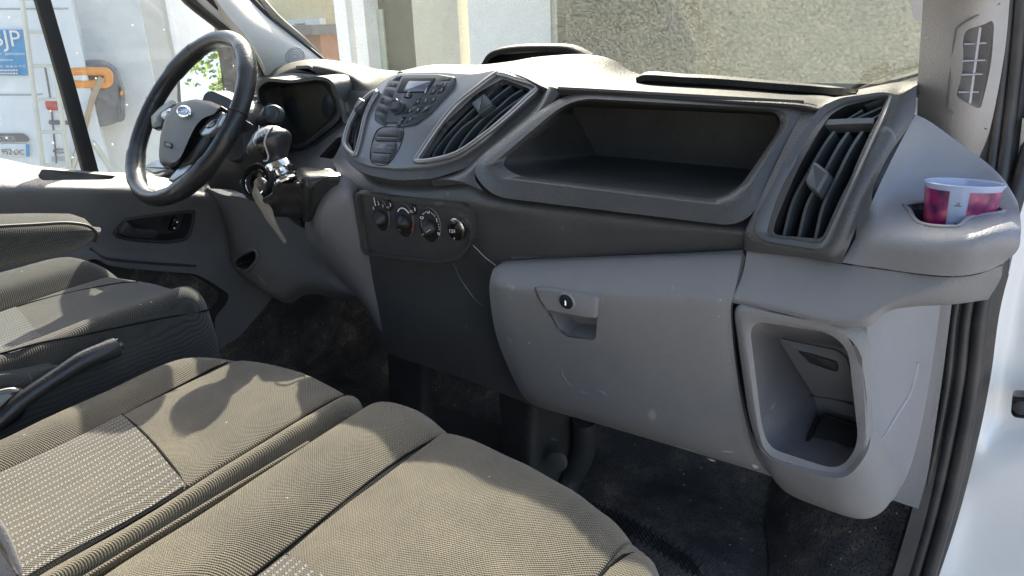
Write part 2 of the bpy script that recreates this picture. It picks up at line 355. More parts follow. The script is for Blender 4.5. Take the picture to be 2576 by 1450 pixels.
def glass(name, dustfac, dcol, wipers=False, specks=.0):
    m = bpy.data.materials.new(name); m.use_nodes = True; t = m.node_tree; t.nodes.clear(); N = t.nodes.new; Lk = t.links.new
    out = N('ShaderNodeOutputMaterial'); tr = N('ShaderNodeBsdfTransparent'); tr.inputs[0].default_value = (.9, .95, .93, 1)
    gl = N('ShaderNodeBsdfGlossy'); gl.inputs['Roughness'].default_value = .02
    tl = N('ShaderNodeBsdfTranslucent'); tl.inputs[0].default_value = (*dcol, 1); df = N('ShaderNodeBsdfDiffuse'); df.inputs[0].default_value = (*dcol, 1)
    m1 = N('ShaderNodeMixShader'); m1.inputs[0].default_value = .35; Lk(tl.outputs[0], m1.inputs[1]); Lk(df.outputs[0], m1.inputs[2])
    lw = N('ShaderNodeLayerWeight'); lw.inputs[0].default_value = .5
    pw = N('ShaderNodeMath'); pw.operation = 'POWER'; pw.inputs[1].default_value = 5; Lk(lw.outputs['Facing'], pw.inputs[0])
    fr = N('ShaderNodeMath'); fr.operation = 'MULTIPLY_ADD'; fr.inputs[1].default_value = .6; fr.inputs[2].default_value = .05; Lk(pw.outputs[0], fr.inputs[0])
    mg = N('ShaderNodeMixShader'); Lk(fr.outputs[0], mg.inputs[0]); Lk(tr.outputs[0], mg.inputs[1]); Lk(gl.outputs[0], mg.inputs[2])
    tc = N('ShaderNodeTexCoord'); nz = N('ShaderNodeTexNoise'); nz.inputs['Scale'].default_value = 95; nz.inputs['Detail'].default_value = 6; nz.inputs['Roughness'].default_value = .7
    mp = N('ShaderNodeMapping'); mp.inputs['Scale'].default_value = (1, .7, .7); Lk(tc.outputs['Object'], mp.inputs[0]); Lk(mp.outputs[0], nz.inputs[0])
    def math_(op, a, b=None, c=None, clamp=False):
        n = N('ShaderNodeMath'); n.operation = op; n.use_clamp = clamp
        for k, v in enumerate((a, b, c)):
            if v is None: continue
            if isinstance(v, (int, float)): n.inputs[k].default_value = v
            else: Lk(v, n.inputs[k])
        return n.outputs[0]
    fac = math_('MULTIPLY_ADD', nz.outputs[0], dustfac*2.2, -dustfac*.35)
    if wipers:
        sp = N('ShaderNodeSeparateXYZ'); Lk(tc.outputs['Object'], sp.inputs[0])
        # wiped sector (cleaner) is bounded by an arc round the wiper pivot
        dx = math_('SUBTRACT', sp.outputs[0], WIP[0]); dz = math_('SUBTRACT', sp.outputs[2], WIP[2]); dy = math_('SUBTRACT', sp.outputs[1], WIP[1])
        rr = math_('SQRT', math_('ADD', math_('ADD', math_('MULTIPLY', dx, dx), math_('MULTIPLY', dz, dz)), math_('MULTIPLY', dy, dy)))
        mr = N('ShaderNodeMapRange'); mr.inputs[1].default_value = WIP[3]-.006; mr.inputs[2].default_value = WIP[3]+.006; Lk(rr, mr.inputs[0])
        # dirt builds up towards the unwiped passenger end
        gx = N('ShaderNodeMapRange'); gx.inputs[1].default_value = -1.5; gx.inputs[2].default_value = -.55; gx.inputs[3].default_value = .3; gx.inputs[4].default_value = 1.0; Lk(sp.outputs[0], gx.inputs[0])
        n2 = N('ShaderNodeTexNoise'); n2.inputs['Scale'].default_value = 210; n2.inputs['Detail'].default_value = 2; Lk(tc.outputs['Object'], n2.inputs[0])
        m2 = N('ShaderNodeMapping'); m2.inputs['Rotation'].default_value = (0, .5, 0); m2.inputs['Scale'].default_value = (260, 22, 30); Lk(tc.outputs['Object'], m2.inputs[0])
        n3 = N('ShaderNodeTexNoise'); n3.inputs['Scale'].default_value = .5; n3.inputs['Detail'].default_value = 5; Lk(m2.outputs[0], n3.inputs[0])
        n4 = N('ShaderNodeTexNoise'); n4.inputs['Scale'].default_value = 6; n4.inputs['Detail'].default_value = 4; Lk(tc.outputs['Object'], n4.inputs[0])
        cs = N('ShaderNodeMapRange'); cs.inputs[1].default_value = .60; cs.inputs[2].default_value = .72; cs.inputs[4].default_value = .08; Lk(n3.outputs[0], cs.inputs[0])
        f1 = math_('ADD', math_('MULTIPLY_ADD', math_('SUBTRACT', n2.outputs[0], .5), .8, .25), math_('MULTIPLY', math_('SUBTRACT', nz.outputs[0], .5), .2))
        f1 = math_('ADD', f1, math_('MULTIPLY', math_('SUBTRACT', n4.outputs[0], .5), .25))
        f1 = math_('ADD', f1, math_('MULTIPLY', mr.outputs[0], .10))
        fac = math_('MULTIPLY', math_('ADD', f1, cs.outputs[0]), gx.outputs[0], clamp=True)
        fac = math_('MINIMUM', fac, .7)
    if specks:
        v = N('ShaderNodeTexVoronoi'); v.inputs['Scale'].default_value = specks; Lk(tc.outputs['Object'], v.inputs[0])
        c = N('ShaderNodeMapRange'); c.inputs[1].default_value = .1; c.inputs[2].default_value = .05; Lk(v.outputs[0], c.inputs[0])
        fac = math_('MAXIMUM', fac, math_('MULTIPLY', c.outputs[0], .6))
    ms = N('ShaderNodeMixShader'); Lk(fac, ms.inputs[0]); Lk(mg.outputs[0], ms.inputs[1]); Lk(m1.outputs[0], ms.inputs[2]); Lk(ms.outputs[0], out.inputs[0])
    M[name] = m
def WSP(q): return PY(q, 1.22-.8*.088, -.8)          # windshield plane  y = a - .8 z
_a, _b, _c = (T(WSP(q)) for q in ((1690, 2), (1740, 100), (1752, 190)))
def circ3(a, b, c):
    ab, ac = b-a, c-a; n = ab.cross(ac)
    ctr = a+(n.cross(ab)*ac.length_squared+ac.cross(n)*ab.length_squared)/(2*n.length_squared)
    return ctr, (ctr-a).length
_ctr, _r = circ3(_a, _b, _c); WIP = (_ctr.x, _ctr.y, _ctr.z, _r)
glass('windshield_glass', .16, (.19, .2, .17), wipers=True, specks=60)
glass('side_glass', .06, (.7, .7, .66), specks=34)
m = bpy.data.materials.new('lens'); m.use_nodes = True; p = m.node_tree.nodes['Principled BSDF']; p.inputs['Base Color'].default_value = (.13, .12, .095, 1); p.inputs['Roughness'].default_value = .25; p.inputs['Coat Weight'].default_value = 1; p.inputs['IOR'].default_value = 2.1; M['lens'] = m  # tan base colour stands in for the reflection on the instrument lens
m = bpy.data.materials.new('mirror'); m.use_nodes = True; p = m.node_tree.nodes['Principled BSDF']; p.inputs['Base Color'].default_value = (.85, .88, .9, 1); p.inputs['Roughness'].default_value = .0; p.inputs['Metallic'].default_value = 1; M['mirror'] = m
# cup: translucent milky plastic with magenta print
def cupmat(name, printed):
    m, t, p, N, Lk = nodes(name); M[name] = m
    p.inputs['Roughness'].default_value = .3; p.inputs['Transmission Weight'].default_value = .25; p.inputs['Subsurface Weight'].default_value = .0
    p.inputs['Base Color'].default_value = (.5, .57, .75, 1); p.inputs['Coat Weight'].default_value = .5
    if printed:
        tc = N('ShaderNodeTexCoord'); nz = N('ShaderNodeTexVoronoi'); nz.inputs['Scale'].default_value = 75; Lk(tc.outputs['Object'], nz.inputs[0])
        n2 = N('ShaderNodeTexNoise'); n2.inputs['Scale'].default_value = 45; Lk(tc.outputs['Object'], n2.inputs[0])
        r = N('ShaderNodeValToRGB'); Lk(n2.outputs[0], r.inputs[0]); e = r.color_ramp.elements
        e[0].position = .35; e[0].color = (.04, .005, .05, 1); e[1].position = .75; e[1].color = (.6, .12, .14, 1); k = e.new(.55); k.color = (.3, .012, .12, 1)
        Lk(r.outputs[0], p.inputs['Base Color']); p.inputs['Transmission Weight'].default_value = .1
cupmat('cup_plain', False); cupmat('cup_print', True)

# ================================================================== SETTING
GZ = -1.3
bx('ground', -60, 60, -60, 60, GZ-.1, GZ, M['concrete'])['kind'] = 'structure'

# ---------------------------------------------------------------- background building seen through the windscreen
FY = 5.0
def fx(px, y=FY): return PY((px, 0), y).x
def post(name, a, b, y, m, parent, d=.25, z0=GZ, z1=2.6): return bx(name, fx(a, y), fx(b, y), y, y+d, z0, z1, M[m], parent)
bld = thing('office_building', 'white rendered building with tall white window frames seen through the windscreen', 'building', (-4.5, FY, GZ))
post('wall', 1035, 1150, 5.0, 'wall_beige', bld)
post('window_recess', 1150, 1175, 5.2, 'win_dark', bld, .1)
post('wall_panel', 1175, 1384, 4.95, 'wall_white', bld, .3)
post('wall_edge', 1384, 1401, 4.97, 'wall_beige', bld, .3)
w1 = post('window', 912, 1035, 5.15, 'win_dark', bld, .1)
post('curtain', 921, 958, 5.12, 'curtain', w1, .02, GZ, .12)
post('frame', 884, 913, 4.97, 'frame_white', w1, .2)
post('frame', 838, 868, 4.97, 'frame_white', w1, .2)
w2 = post('window', 868, 884, 5.1, 'win_dark', bld, .05)
post('window_post', 462, 484, 4.9, 'frame_white', bld, .2)
post('window', 431, 462, 5.1, 'win_dark', bld, .1)
post('window_post', 403, 431, 4.9, 'frame_white', bld, .3)
post('corner_wall', 343, 403, 4.85, 'wall_grey', bld, .5)
hs = thing('cream_house', 'cream house with dark roofed shed before it, behind the office frames', 'house', (-11, 9, GZ))
bx('wall', -19, fx(842, 9), 9, 10, GZ, 4, M['wall_cream'], hs)
a, b = PY((728, 50), 8.9), PY((812, 66), 8.9)
wn = bx('window', a.x, b.x, 8.85, 8.99, b.z, a.z, M['frame_white'], hs)
bx('pane', a.x+.2, b.x-.35, 8.82, 8.849, b.z+.05, a.z-.08, M['win_dark'], wn)
sh = thing('garden_shed', 'low red brick shed with dark flat roof before the cream house', 'shed', (-8.5, 7.5, GZ))
a = PY((845, 73), 7.2); bx('roof', -16, a.x, 6.8, 8.4, a.z-.06, a.z+.06, M['roof_dark'], sh)
bx('wall', -15.6, a.x-.1, 7.0, 8.2, GZ, a.z-.062, M['brick_red'], sh)
# tan wall on the right of the view
pv = thing('dark_wall', 'long tan grey wall behind the dirtiest part of the windscreen', 'wall', (-1.5, 5, GZ))
bx('wall_face', fx(1401, 5.1), 3.5, 5.1, 5.4, GZ, 2.4, M['wall_tan'], pv)
bv_ = thing('dark_reflection', 'dark rounded shape added for a dark reflection in the dirty windscreen', 'reflection shape', (-2.2, 4.6, GZ))  # added slab standing in for a dark curved reflection in the glass
prism('body', rnd([PY(q, 4.6) for q in ((1408, -260), (1560, -240), (1640, -100), (1700, 20), (1738, 90), (1752, 180), (1740, 420), (1408, 420))], .25, 5), M['reflection_dark'], bv_, .4, 0, .08)
prism('window', rnd([PY(q, 4.57) for q in ((1440, -200), (1540, -180), (1620, -40), (1672, 60), (1440, 75))], .1, 4), M['win_dark'], bv_, .02, .01, 0)  # inner panel of the reflection stand-in

# ---------------------------------------------------------------- parked white van and the wall with the reel (seen through the driver's window)
QN = Vector((.86, -.51, 0)).normalized()
def Q(q, d=5.5): r = ray(q); return r*(-d/r.dot(QN))
side = QN.cross(Vector((0, 0, 1))).normalized()
if side.dot(RT) < 0: side = -side
def slab(name, c0, c1, zt, zb, m, parent, thick=.3, lift=0.):
    """upright slab between two points on the plane, z range zt..zb"""
    r = [Vector((c0.x, c0.y, zt)), Vector((c1.x, c1.y, zt)), Vector((c1.x, c1.y, zb)), Vector((c0.x, c0.y, zb))]
    return prism(name, r, m, parent, thick, lift, .004, nrm=QN)
gw = thing('garage_wall', 'smooth white wall beside the parked van, carrying the hose reel', 'wall', Q((260, 400), 5.75))
slab('wall_face', Q((-300, 0), 5.75), Q((349, 0), 5.75), 1.6, GZ, M['wall_white'], gw, .2)
vn = thing('parked_van', 'white panel van seen from behind through the driver window, with ladder and blue sign', 'van', Q((60, 410), 5.4))
slab('body', Q((-420, 0), 5.45), Q((178, 0), 5.45), 1.3, GZ+.35, M['white_paint_dull'], vn, 1.6)
def tl(q, d=5.43): return Q(q, d)
tube('door_seam', [tl(A(y, x), 5.449) for y, x in ((350, 520), (395, 800), (440, 1290))], .006, M['strip_dark'], vn, 5, 3)
tube('body_crease', [tl(A(x, y), 5.449) for x, y in ((-200, 72), (530, 68))], .006, M['grey_mark'], vn, 5, 1)
tube('body_crease', [tl(A(x, y), 5.449) for x, y in ((-200, 738), (250, 738), (330, 732))], .006, M['grey_mark'], vn, 5, 1)
sg = prism('sign', [tl(A(*q)) for q in ((-260, 232), (180, 232), (215, 588), (-260, 588))], M['sign_blue'], vn, .012, 0, .001, nrm=QN)
for s, a, b, hs_ in (('BJP', (-55, 360), (170, 362), 1.5), ('sseurs / Jointoyeurs', (-70, 428), (192, 428), 1.5), ('Rénovation', (-40, 474), (105, 474), 1.3), ('7 73 - 06 66 30 70 33', (-20, 526), (200, 524), 1.5)):
    text(s, tl(A(*a), 5.415), tl(A(*b), 5.415), M['white_mark'], sg, QN, hscale=hs_*.75, depth=.003)
prism('handle_strip', rnd([tl(A(*q)) for q in ((-200, 1040), (195, 1040), (240, 1105), (-200, 1098))], .05), M['strip_dark'], vn, .015, 0, .002, nrm=QN)
text('MASTER', tl(A(-110, 1092), 5.41), tl(A(125, 1094), 5.41), M['grey_mark'], vn, QN, depth=.003, hscale=.9)
pt = prism('number_plate', rnd([tl(A(*q)) for q in ((-260, 1112), (228, 1122), (232, 1222), (-260, 1208))], .02), M['plate_white'], vn, .012, 0, .002, nrm=QN)
prism('plate_band', [tl(A(*q), 5.424) for q in ((200, 1124), (226, 1124), (230, 1218), (204, 1216))], M['sign_blue'], pt, .006, 0, .0, nrm=QN)
text('952·DC', tl(A(15, 1200), 5.415), tl(A(188, 1204), 5.415), M['black'], pt, QN, depth=.003, hscale=1.25)
prism('tail_lamp', rnd([tl(A(*q)) for q in ((347, 780), (470, 790), (500, 858), (360, 860))], .02), M['lamp_red'], vn, .03, 0, .004, nrm=QN)
prism('door_handle', rnd([tl(A(*q)) for q in ((372, 938), (545, 940), (545, 972), (380, 970))], .03), M['strip_dark'], vn, .03, 0, .004, nrm=QN)
tube('sticker_oval', [tl(A(462+48*math.cos(a), 1175+16*math.sin(a)), 5.44) for a in (i*.5236 for i in range(12))], .003, M['strip_dark'], vn, 5, 2, True)
text('Ford', tl(A(440, 1182), 5.44), tl(A(486, 1180), 5.44), M['strip_dark'], vn, QN, depth=.002)
for k in range(3):
    for n in range(8): tube('sticker_print', [tl(A(400+n*14, 1222+k*15), 5.44), tl(A(408+n*14, 1222+k*15), 5.44)], .004, M['grey_mark'], vn, 4, 1)
for y_ in (548, 572):
    for n in range(7): tube('small_print', [tl(A(-10+n*22, y_), 5.415), tl(A(6+n*22, y_), 5.415)], .006, M['wall_white'], sg, 4, 1)
rl = tube('ladder', [Q(L(*q), 5.25) for q in ((190, -300), (225, 0), (305, 640), (392, 1330))], .014, M['ladder_cream'], vn, 10, 3)
tube('rail', [Q(L(*q), 5.25) for q in ((400, -300), (440, 0), (528, 640), (625, 1340))], .014, M['ladder_cream'], rl, 10, 3)
for y in (-200, 100, 405, 710, 1005, 1300):
    tube('rung', [Q(L(225+y*.122, y), 5.25), Q(L(440+y*.138, y), 5.25)], .01, M['ladder_cream'], rl, 8, 1)
tube('brace', [Q(L(*q), 5.3) for q in ((710, 1150), (650, 1335))], .012, M['ladder_cream'], rl, 8, 1)
# hose reel
hr = thing('hose_reel', 'grey wall mounted hose reel box with orange loop handle on the white wall', 'hose reel', Q((275, 320), 5.6))
def R5(q, d=5.5): return Q(L(*q), d)
o_ = [(600, 420), (720, 360), (950, 360), (1060, 440), (1110, 600), (1135, 720), (1120, 900), (1020, 940), (930, 965), (820, 950), (640, 900), (590, 600)]
prism('casing', rnd([R5(q) for q in o_], .05), M['reel_grey'], hr, .2, 0, .03, nrm=QN)
prism('side_lug', rnd([R5(q, 5.52) for q in ((1080, 560), (1125, 640), (1135, 900), (1060, 920))], .03), M['reel_grey'], hr, .15, .03, .01, nrm=QN)
tube('handle', [R5(q, 5.46) for q in ((620, 470), (700, 455), (900, 455), (970, 465), (985, 515), (965, 565), (880, 570), (740, 572), (640, 560), (600, 515))], .026, M['orange'], hr, 12, 5, True)
prism('slot', rnd([R5(q, 5.49) for q in ((640, 495), (930, 492), (945, 530), (640, 532))], .02), M['black'], hr, .01, 0, 0, nrm=QN)
tube('strap', [R5(q, 5.4) for q in ((920, 510), (860, 640), (810, 800), (780, 910), (700, 1180), (655, 1330))], .018, M['wood'], hr, 8, 4)
tube('hose', [R5(q, 5.45) for q in ((830, 1090), (900, 1180), (1020, 1360), (1100, 1480))], .018, M['ladder_cream'], hr, 8, 4)
tube('nozzle', [R5(q, 5.48) for q in ((865, 960), (870, 1010), (885, 1045))], .02, M['black'], hr, 8, 3)
prism('light', rnd([R5(q, 5.47) for q in ((1085, 640), (1110, 625), (1118, 670), (1090, 680))], .02), M['orange'], hr, .02, 0, .004, nrm=QN)

# ---------------------------------------------------------------- trees reflected in the mirror
def tree(name, label, base, h, r, n):
    t = thing(name, label, 'tree', base)
    b = Vector(base)
    tube('trunk', [b, b+Vector((.1, 0, h*.4)), b+Vector((0, .1, h*.85))], lambda t: .18*(1-t)+.03, M['bark'], t, 8, 3)
    vs, fs = [], []
    cl = [(Vector((random.gauss(0, .33), random.gauss(0, .33), random.uniform(-.8, .9))), random.uniform(.16, .34)) for _ in range(46)]
    for _ in range(n):
        c, cr = random.choice(cl)
        d = Vector([random.gauss(0, 1) for _ in range(3)]).normalized()*cr*random.random()**.4
        p = c+d; k = 1-.45*abs(p.z)
        p = Vector((p.x*r*k, p.y*r*k, p.z*h*.38))+b+Vector((0, 0, h*.62))
        u = Vector([random.gauss(0, 1) for _ in range(3)]).normalized()*.06; v = u.orthogonal().normalized()*.045
        i = len(vs); vs += [p-u, p+v, p+u, p-v]; fs.append((i, i+1, i+2, i+3))
    mk('crown', vs, fs, M['leaf'], t, 0)
MP = PY((520, 230), 1.17)                     # mirror centre
rdir = Vector((-.22, -1, .15)).normalized()
mn = (rdir+(-MP).normalized()).normalized()
rt_ = rdir.cross(Vector((0, 0, 1))).normalized()
b1 = MP+rdir*13-rt_*(.35); b2 = MP+rdir*15-rt_*2.6
tree('birch_tree', 'tall airy green tree reflected in the driver door mirror', (b1.x, b1.y, GZ), 5.4, 1.5, 5000)
tree('low_tree', 'low bushy tree reflected at the edge of the driver door mirror', (b2.x, b2.y, GZ), 2.6, 1.6, 3500)

# ================================================================== VAN BODY
body = thing('van_cab', 'white van cab shell with its pillars, windscreen, roof and door seals', 'van cab', (-.75, .4, -.85))
bx('roof_panel', -1.48, -.06, -.7, .62, .5, .53, M['headliner'], body)
bx('rear_bulkhead', -1.48, -.06, -.72, -.7, -.85, .5, M['headliner'], body)
bx('floor', -1.47, -.02, -.7, 1.16, -.90, -.85, M['floor_mat'])['kind'] = 'structure'
patch('toe_board', [[(x, 1.15, -.852) for x in (-1.47, -.7, -.02)], [(x, 1.26, -.80) for x in (-1.47, -.7, -.02)], [(x, 1.36, -.62) for x in (-1.47, -.7, -.02)], [(x, 1.4, -.3) for x in (-1.47, -.7, -.02)]], M['floor_mat'], body, key='toe')
bx('side_wall', -1.52, -1.475, .3, 1.5, -.9, -.28, M['floor_mat'], body)
patch('bonnet', [[(x, y, z) for x in (-1.5, -.75, 0)] for y, z in ((1.24, -.13), (1.5, -.25), (1.8, -.5), (1.85, -.9))], M['white_paint'], body)
# windscreen
def ws(x, z): return Vector((x, 1.22-.8*(z+.088), z))
wsg = mk('windscreen', [ws(-1.42, -.11), ws(-.02, -.11), ws(-.1, .55), ws(-1.28, .55)], [(0, 1, 2, 3)], M['windshield_glass'], body, 0)
prism('sticker', [WSP(D(*q))-ray(D(*q))*.004 for q in ((1372, -60), (1560, -60), (1560, 168), (1430, 165))], M['paper'], body, .001, 0, 0)
# wiper
wp = thing('windscreen_wiper', 'black wiper arm and blade resting at the lower passenger corner of the windscreen', 'wiper', WSP(D(1200, 600)))
def WS2(q, k): return WSP(D(*q))*k
tube('blade', [WS2(q, 1.02) for q in ((950, 690), (1060, 635), (1200, 580), (1480, 500), (1700, 440))], .0035, M['thread'], wp, 6, 3)
tube('arm', [WS2(q, 1.03) for q in ((975, 700), (1100, 660), (1300, 620), (1500, 560), (1700, 500))], .005, M['black'], wp, 6, 3)
prism('link', [WS2(q, 1.03) for q in ((1000, 612), (1040, 575), (1190, 520), (1240, 555), (1080, 620), (1000, 650))], M['thread'], wp, .01)
# ---- right pillar
ptop = [(2322, -160), (2420, -160), (2500, -160), (2552, -160)]
pil = patch('pillar_trim', [
    [PY((2328, -220), .80), PY((2420, -220), .76), PY((2500, -220), .76), PY((2556, -220), .80)],
    [PY((2322, 0), .90), PY((2400, 0), .86), PY((2480, 0), .86), PY((2540, 0), .90)],
    [PY((2310, 180), .92), PY((2390, 180), .88), PY((2470, 180), .88), PY((2526, 140), .92)],
    [PY((2307, 290), .93), PY((2380, 320), .91), PY((2440, 320), .91), PY((2492, 320), .93)],
    [PY((2300, 420), .96), PY((2360, 430), .95), PY((2420, 430), .95), PY((2462, 400), .96)]], M['pillar_trim'], body, key='pil', thick=.02)
vo = [D(*q) for q in ((1830, 225), (2030, 155), (2048, 200), (1945, 840), (1915, 845), (1775, 770), (1755, 735), (1805, 310))]
pn = tocam([on(q, 'pil', 0) for q in vo])
ring = rnd([on(q, 'pil', 0) for q in vo], .006)
cut(pil, [cutter(ring, .03, .04)])
vt = loft('pillar_vent', [ring, [p-pn*.028 for p in rnd([on(q, 'pil', 0) for q in [D(*q) for q in ((1850, 260), (1995, 215), (2000, 240), (1925, 790), (1890, 805), (1790, 750), (1775, 720), (1820, 330))]], .006)]], M['pillar_trim'], body, False, False)
vb_ = [p-pn*.027 for p in ring]
prism('vent_back', vb_, M['black'], vt, .002, 0, 0)
for q0, q1 in (((1815, 340), (1990, 330)), ((1800, 470), (1980, 464)), ((1787, 578), (1957, 572)), ((1772, 712), (1928, 712))):
    a, b = on(D(*q0), 'pil', -.008), on(D(*q1), 'pil', -.008)
    loft('slat', [[a, b, b-pn*.018+UP*-.004, a-pn*.018+UP*-.004], [a+UP*-.0014, b+UP*-.0014, b-pn*.018+UP*-.0054, a-pn*.018+UP*-.0054]], M['vent_slat'], vt, True, True)
a, b = on(D(1940, 215), 'pil', -.006), on(D(1860, 805), 'pil', -.006); s = RT*.0012
loft('divider', [[a-s, a+s, b+s, b-s], [v-pn*.02+RT*-.006 for v in (a-s, a+s, b+s, b-s)]], M['vent_slat'], vt, True, True)
seam('panel_line', [D(*q) for q in ((2090, 30), (1900, 130), (1770, 205), (1740, 290), (1700, 640), (1690, 810), (1715, 870), (1990, 1005))], 'pil', .0009, M['strip_dark'], vt, .0008)
# ---- door aperture seal + white jamb on the right
def seal(pts, off, r, m='rubber', name='seal_lip', par=None):
    tube(name, [PY((x+off, y), .94 if y > 500 else .98) for x, y in pts], r, M[m], par, 8, 5)
sl = patch('door_seal', [[PY((2530, -220), .98), PY((2600, -220), .99), PY((2700, -220), 1.0)], [PY((2522, 0), .98), PY((2590, 0), .99), PY((2700, 0), 1.0)], [PY((2450, 350), .98), PY((2560, 350), .985), PY((2650, 350), 1.0)], [PY((2440, 560), .95), PY((2510, 560), .96), PY((2580, 560), .98)],
     [PY((2385, 760), .94), PY((2450, 760), .94), PY((2520, 760), .96)], [PY((2365, 950), .94), PY((2430, 950), .94), PY((2492, 950), .96)],
     [PY((2340, 1110), .94), PY((2400, 1110), .94), PY((2460, 1110), .96)], [PY((2290, 1300), .93), PY((2350, 1310), .94), PY((2408, 1310), .96)], [PY((2230, 1500), .93), PY((2290, 1500), .94), PY((2345, 1500), .96)]], M['rubber'], body, thick=.01)
lp = [(2545, -220), (2540, 0), (2510, 300), (2470, 560), (2407, 760), (2385, 950), (2356, 1110), (2315, 1290), (2255, 1500)]
seal(lp, 0, .005, par=sl); seal(lp, 30, .007, par=sl); seal([(x+ (y<500)*30, y) for x, y in lp], 66, .0085, par=sl)
patch('door_jamb', [[PY((2585, 300), .965), PY((2640, 300), .97), PY((2800, 300), .95)], [PY((2568, 520), .965), PY((2620, 520), .98), PY((2800, 520), .95)], [PY((2548, 643), .965), PY((2600, 643), .98), PY((2800, 643), .95)], [PY((2507, 810), .965), PY((2570, 810), .985), PY((2800, 810), .95)], [PY((2489, 939), .965), PY((2550, 939), .985), PY((2800, 939), .95)], [PY((2465, 1060), .965), PY((2530, 1060), .985), PY((2800, 1060), .95)],
     [PY((2441, 1165), .965), PY((2520, 1165), .96), PY((2800, 1130), .95)], [PY((2396, 1331), .965), PY((2480, 1331), .97), PY((2800, 1331), .95)], [PY((2335, 1520), .965), PY((2450, 1520), .97), PY((2800, 1520), .95)]], M['white_paint'], body, key='jamb')
br = prism('check_strap_bracket', rnd([PY(J(*q), .93) for q in ((2275, 235), (2480, 240), (2480, 400), (2290, 378), (2265, 350))], .004), M['gloss_black'], body, .02, 0, .002)
disc('bolt', PY(J(2335, 310), .925), Vector((-.1, -1, .1)).normalized(), .008, M['rubber'], br, .006)

# ---- left pillar, quarter glass
PLT = [((623, 0), 1.115), ((690, 60), 1.15), ((760, 115), 1.18), ((820, 162), 1.2)]
rows = []
for (ql, yl), (qr, yr) in zip((((505, -60), .96), ((565, 30), 1.0), ((640, 120), 1.05), ((672, 200), 1.08), ((680, 300), 1.08)), (((575, -60), 1.09), ((655, 28), 1.13), ((722, 82), 1.16), ((816, 160), 1.2), ((860, 240), 1.2))):
    a, b = PY(ql, yl), PY(qr, yr); rows.append([a, a*.62+b*.38+Vector((.012, -.006, 0)), a*.25+b*.75+Vector((.014, -.01, 0)), b])
lpil = patch('pillar_trim', rows, M['beige_trim'], body, key='lpil', thick=.02)
tube('windscreen_edge', [PY(q, y)*1.003 for q, y in (((570, -75), 1.09), ((655, 24), 1.13), ((722, 78), 1.16), ((812, 152), 1.2))], .006, M['black'], body)
tube('windscreen_edge', [PY(q, y)*1.012 for q, y in (((645, -15), 1.13), ((700, 48), 1.14), ((760, 100), 1.17), ((806, 146), 1.2))], .008, M['rubber'], body)
sp_c = B(430, 440)
gr = prism('speaker_grille', [on((sp_c[0]+24*math.cos(a), sp_c[1]+23*math.sin(a)), 'lpil', .002) for a in (i*math.pi/12 for i in range(24))], M['beige_trim'], body, .006, 0, .001)
for rr in (6, 12, 18, 23):
    tube('groove', [on((sp_c[0]+rr*math.cos(a), sp_c[1]+rr*.96*math.sin(a)), 'lpil', .0028) for a in (i*math.pi/6 for i in range(12))], .0005, M['bezel'], gr, 5, 2, True)
tube('window_seal', [PX(q, -1.40) for q in ((440, -50), A(1470, 0), A(1750, 225), A(1935, 400), A(2010, 480), A(2060, 620), A(2090, 750))], .013, M['rubber'], body, 8, 5)
tube('window_seal', [PX(q, -1.385) for q in ((488, -50), A(1640, 0), A(1850, 190), A(1985, 340), A(2060, 480), A(2110, 620), A(2140, 750))], .011, M['rubber'], body, 8, 5)
tube('aperture_trim', [PX(q, -1.393) for q in ((466, -50), A(1560, 0), A(1800, 210), A(1960, 370), A(2035, 480), A(2090, 620), A(2115, 750))], .012, M['beige_trim'], body, 8, 5)

# ================================================================== DRIVER DOOR
door = thing('driver_door', 'grey plastic driver door panel with quarter window bar and dirty glass', 'door', PX((300, 850), -1.45))
XW = -1.47
gp = [PX(q, XW) for q in ((-150, 370), (0, 397), (90, 418), (250, 434), (330, 440), (640, 480))]
def dr(cells): return [PX((a, b), c) for a, b, c in cells]
dp = patch('door_panel', [
    dr([(-260, 385, -1.47), (-120, 385, -1.47), (0, 399, -1.47), (100, 419, -1.47), (250, 433, -1.47), (335, 437, -1.47), (520, 462, -1.47), (660, 480, -1.47)]),
    dr([(-260, 430, -1.415), (-120, 430, -1.415), (0, 442, -1.415), (90, 450, -1.415), (250, 458, -1.415), (335, 458, -1.42), (520, 480, -1.43), (660, 500, -1.44)]),
    dr([(-260, 470, -1.385), (-120, 470, -1.385), (0, 474, -1.385), (90, 474, -1.385), (230, 476, -1.385), (335, 482, -1.395), (520, 500, -1.41), (660, 520, -1.43)]),
    dr([(-260, 510, -1.39), (-120, 510, -1.39), (0, 512, -1.39), (90, 512, -1.39), (230, 512, -1.39), (335, 512, -1.40), (520, 530, -1.42), (660, 550, -1.44)]),
    dr([(-260, 600, -1.42), (-120, 600, -1.42), (0, 600, -1.42), (90, 600, -1.42), (230, 610, -1.42), (335, 610, -1.43), (520, 610, -1.44), (670, 610, -1.44)]),
    dr([(-260, 700, -1.40), (-120, 700, -1.40), (0, 690, -1.40), (90, 670, -1.40), (230, 655, -1.41), (335, 650, -1.42), (520, 670, -1.43), (680, 680, -1.44)]),
    dr([(-260, 800, -1.42), (-120, 800, -1.42), (0, 800, -1.42), (90, 780, -1.42), (230, 760, -1.43), (335, 750, -1.43), (520, 750, -1.44), (690, 740, -1.44)]),
    dr([(-260, 1000, -1.42), (-120, 1000, -1.42), (0, 1000, -1.42), (90, 960, -1.42), (230, 940, -1.43), (335, 910, -1.43), (500, 900, -1.44), (600, 850, -1.44)])],
    M['door_grey'], door, n=5, key='door', thick=.02)
cuts = []
hp = [on(E(*q), 'door', 0) for q in ((790, 515), (835, 425), (900, 400), (1270, 352), (1310, 375), (1280, 505), (1235, 540), (1080, 555))]
hr_ = rnd(hp, .012)
cuts.append(cutter(hr_, .03, .04))
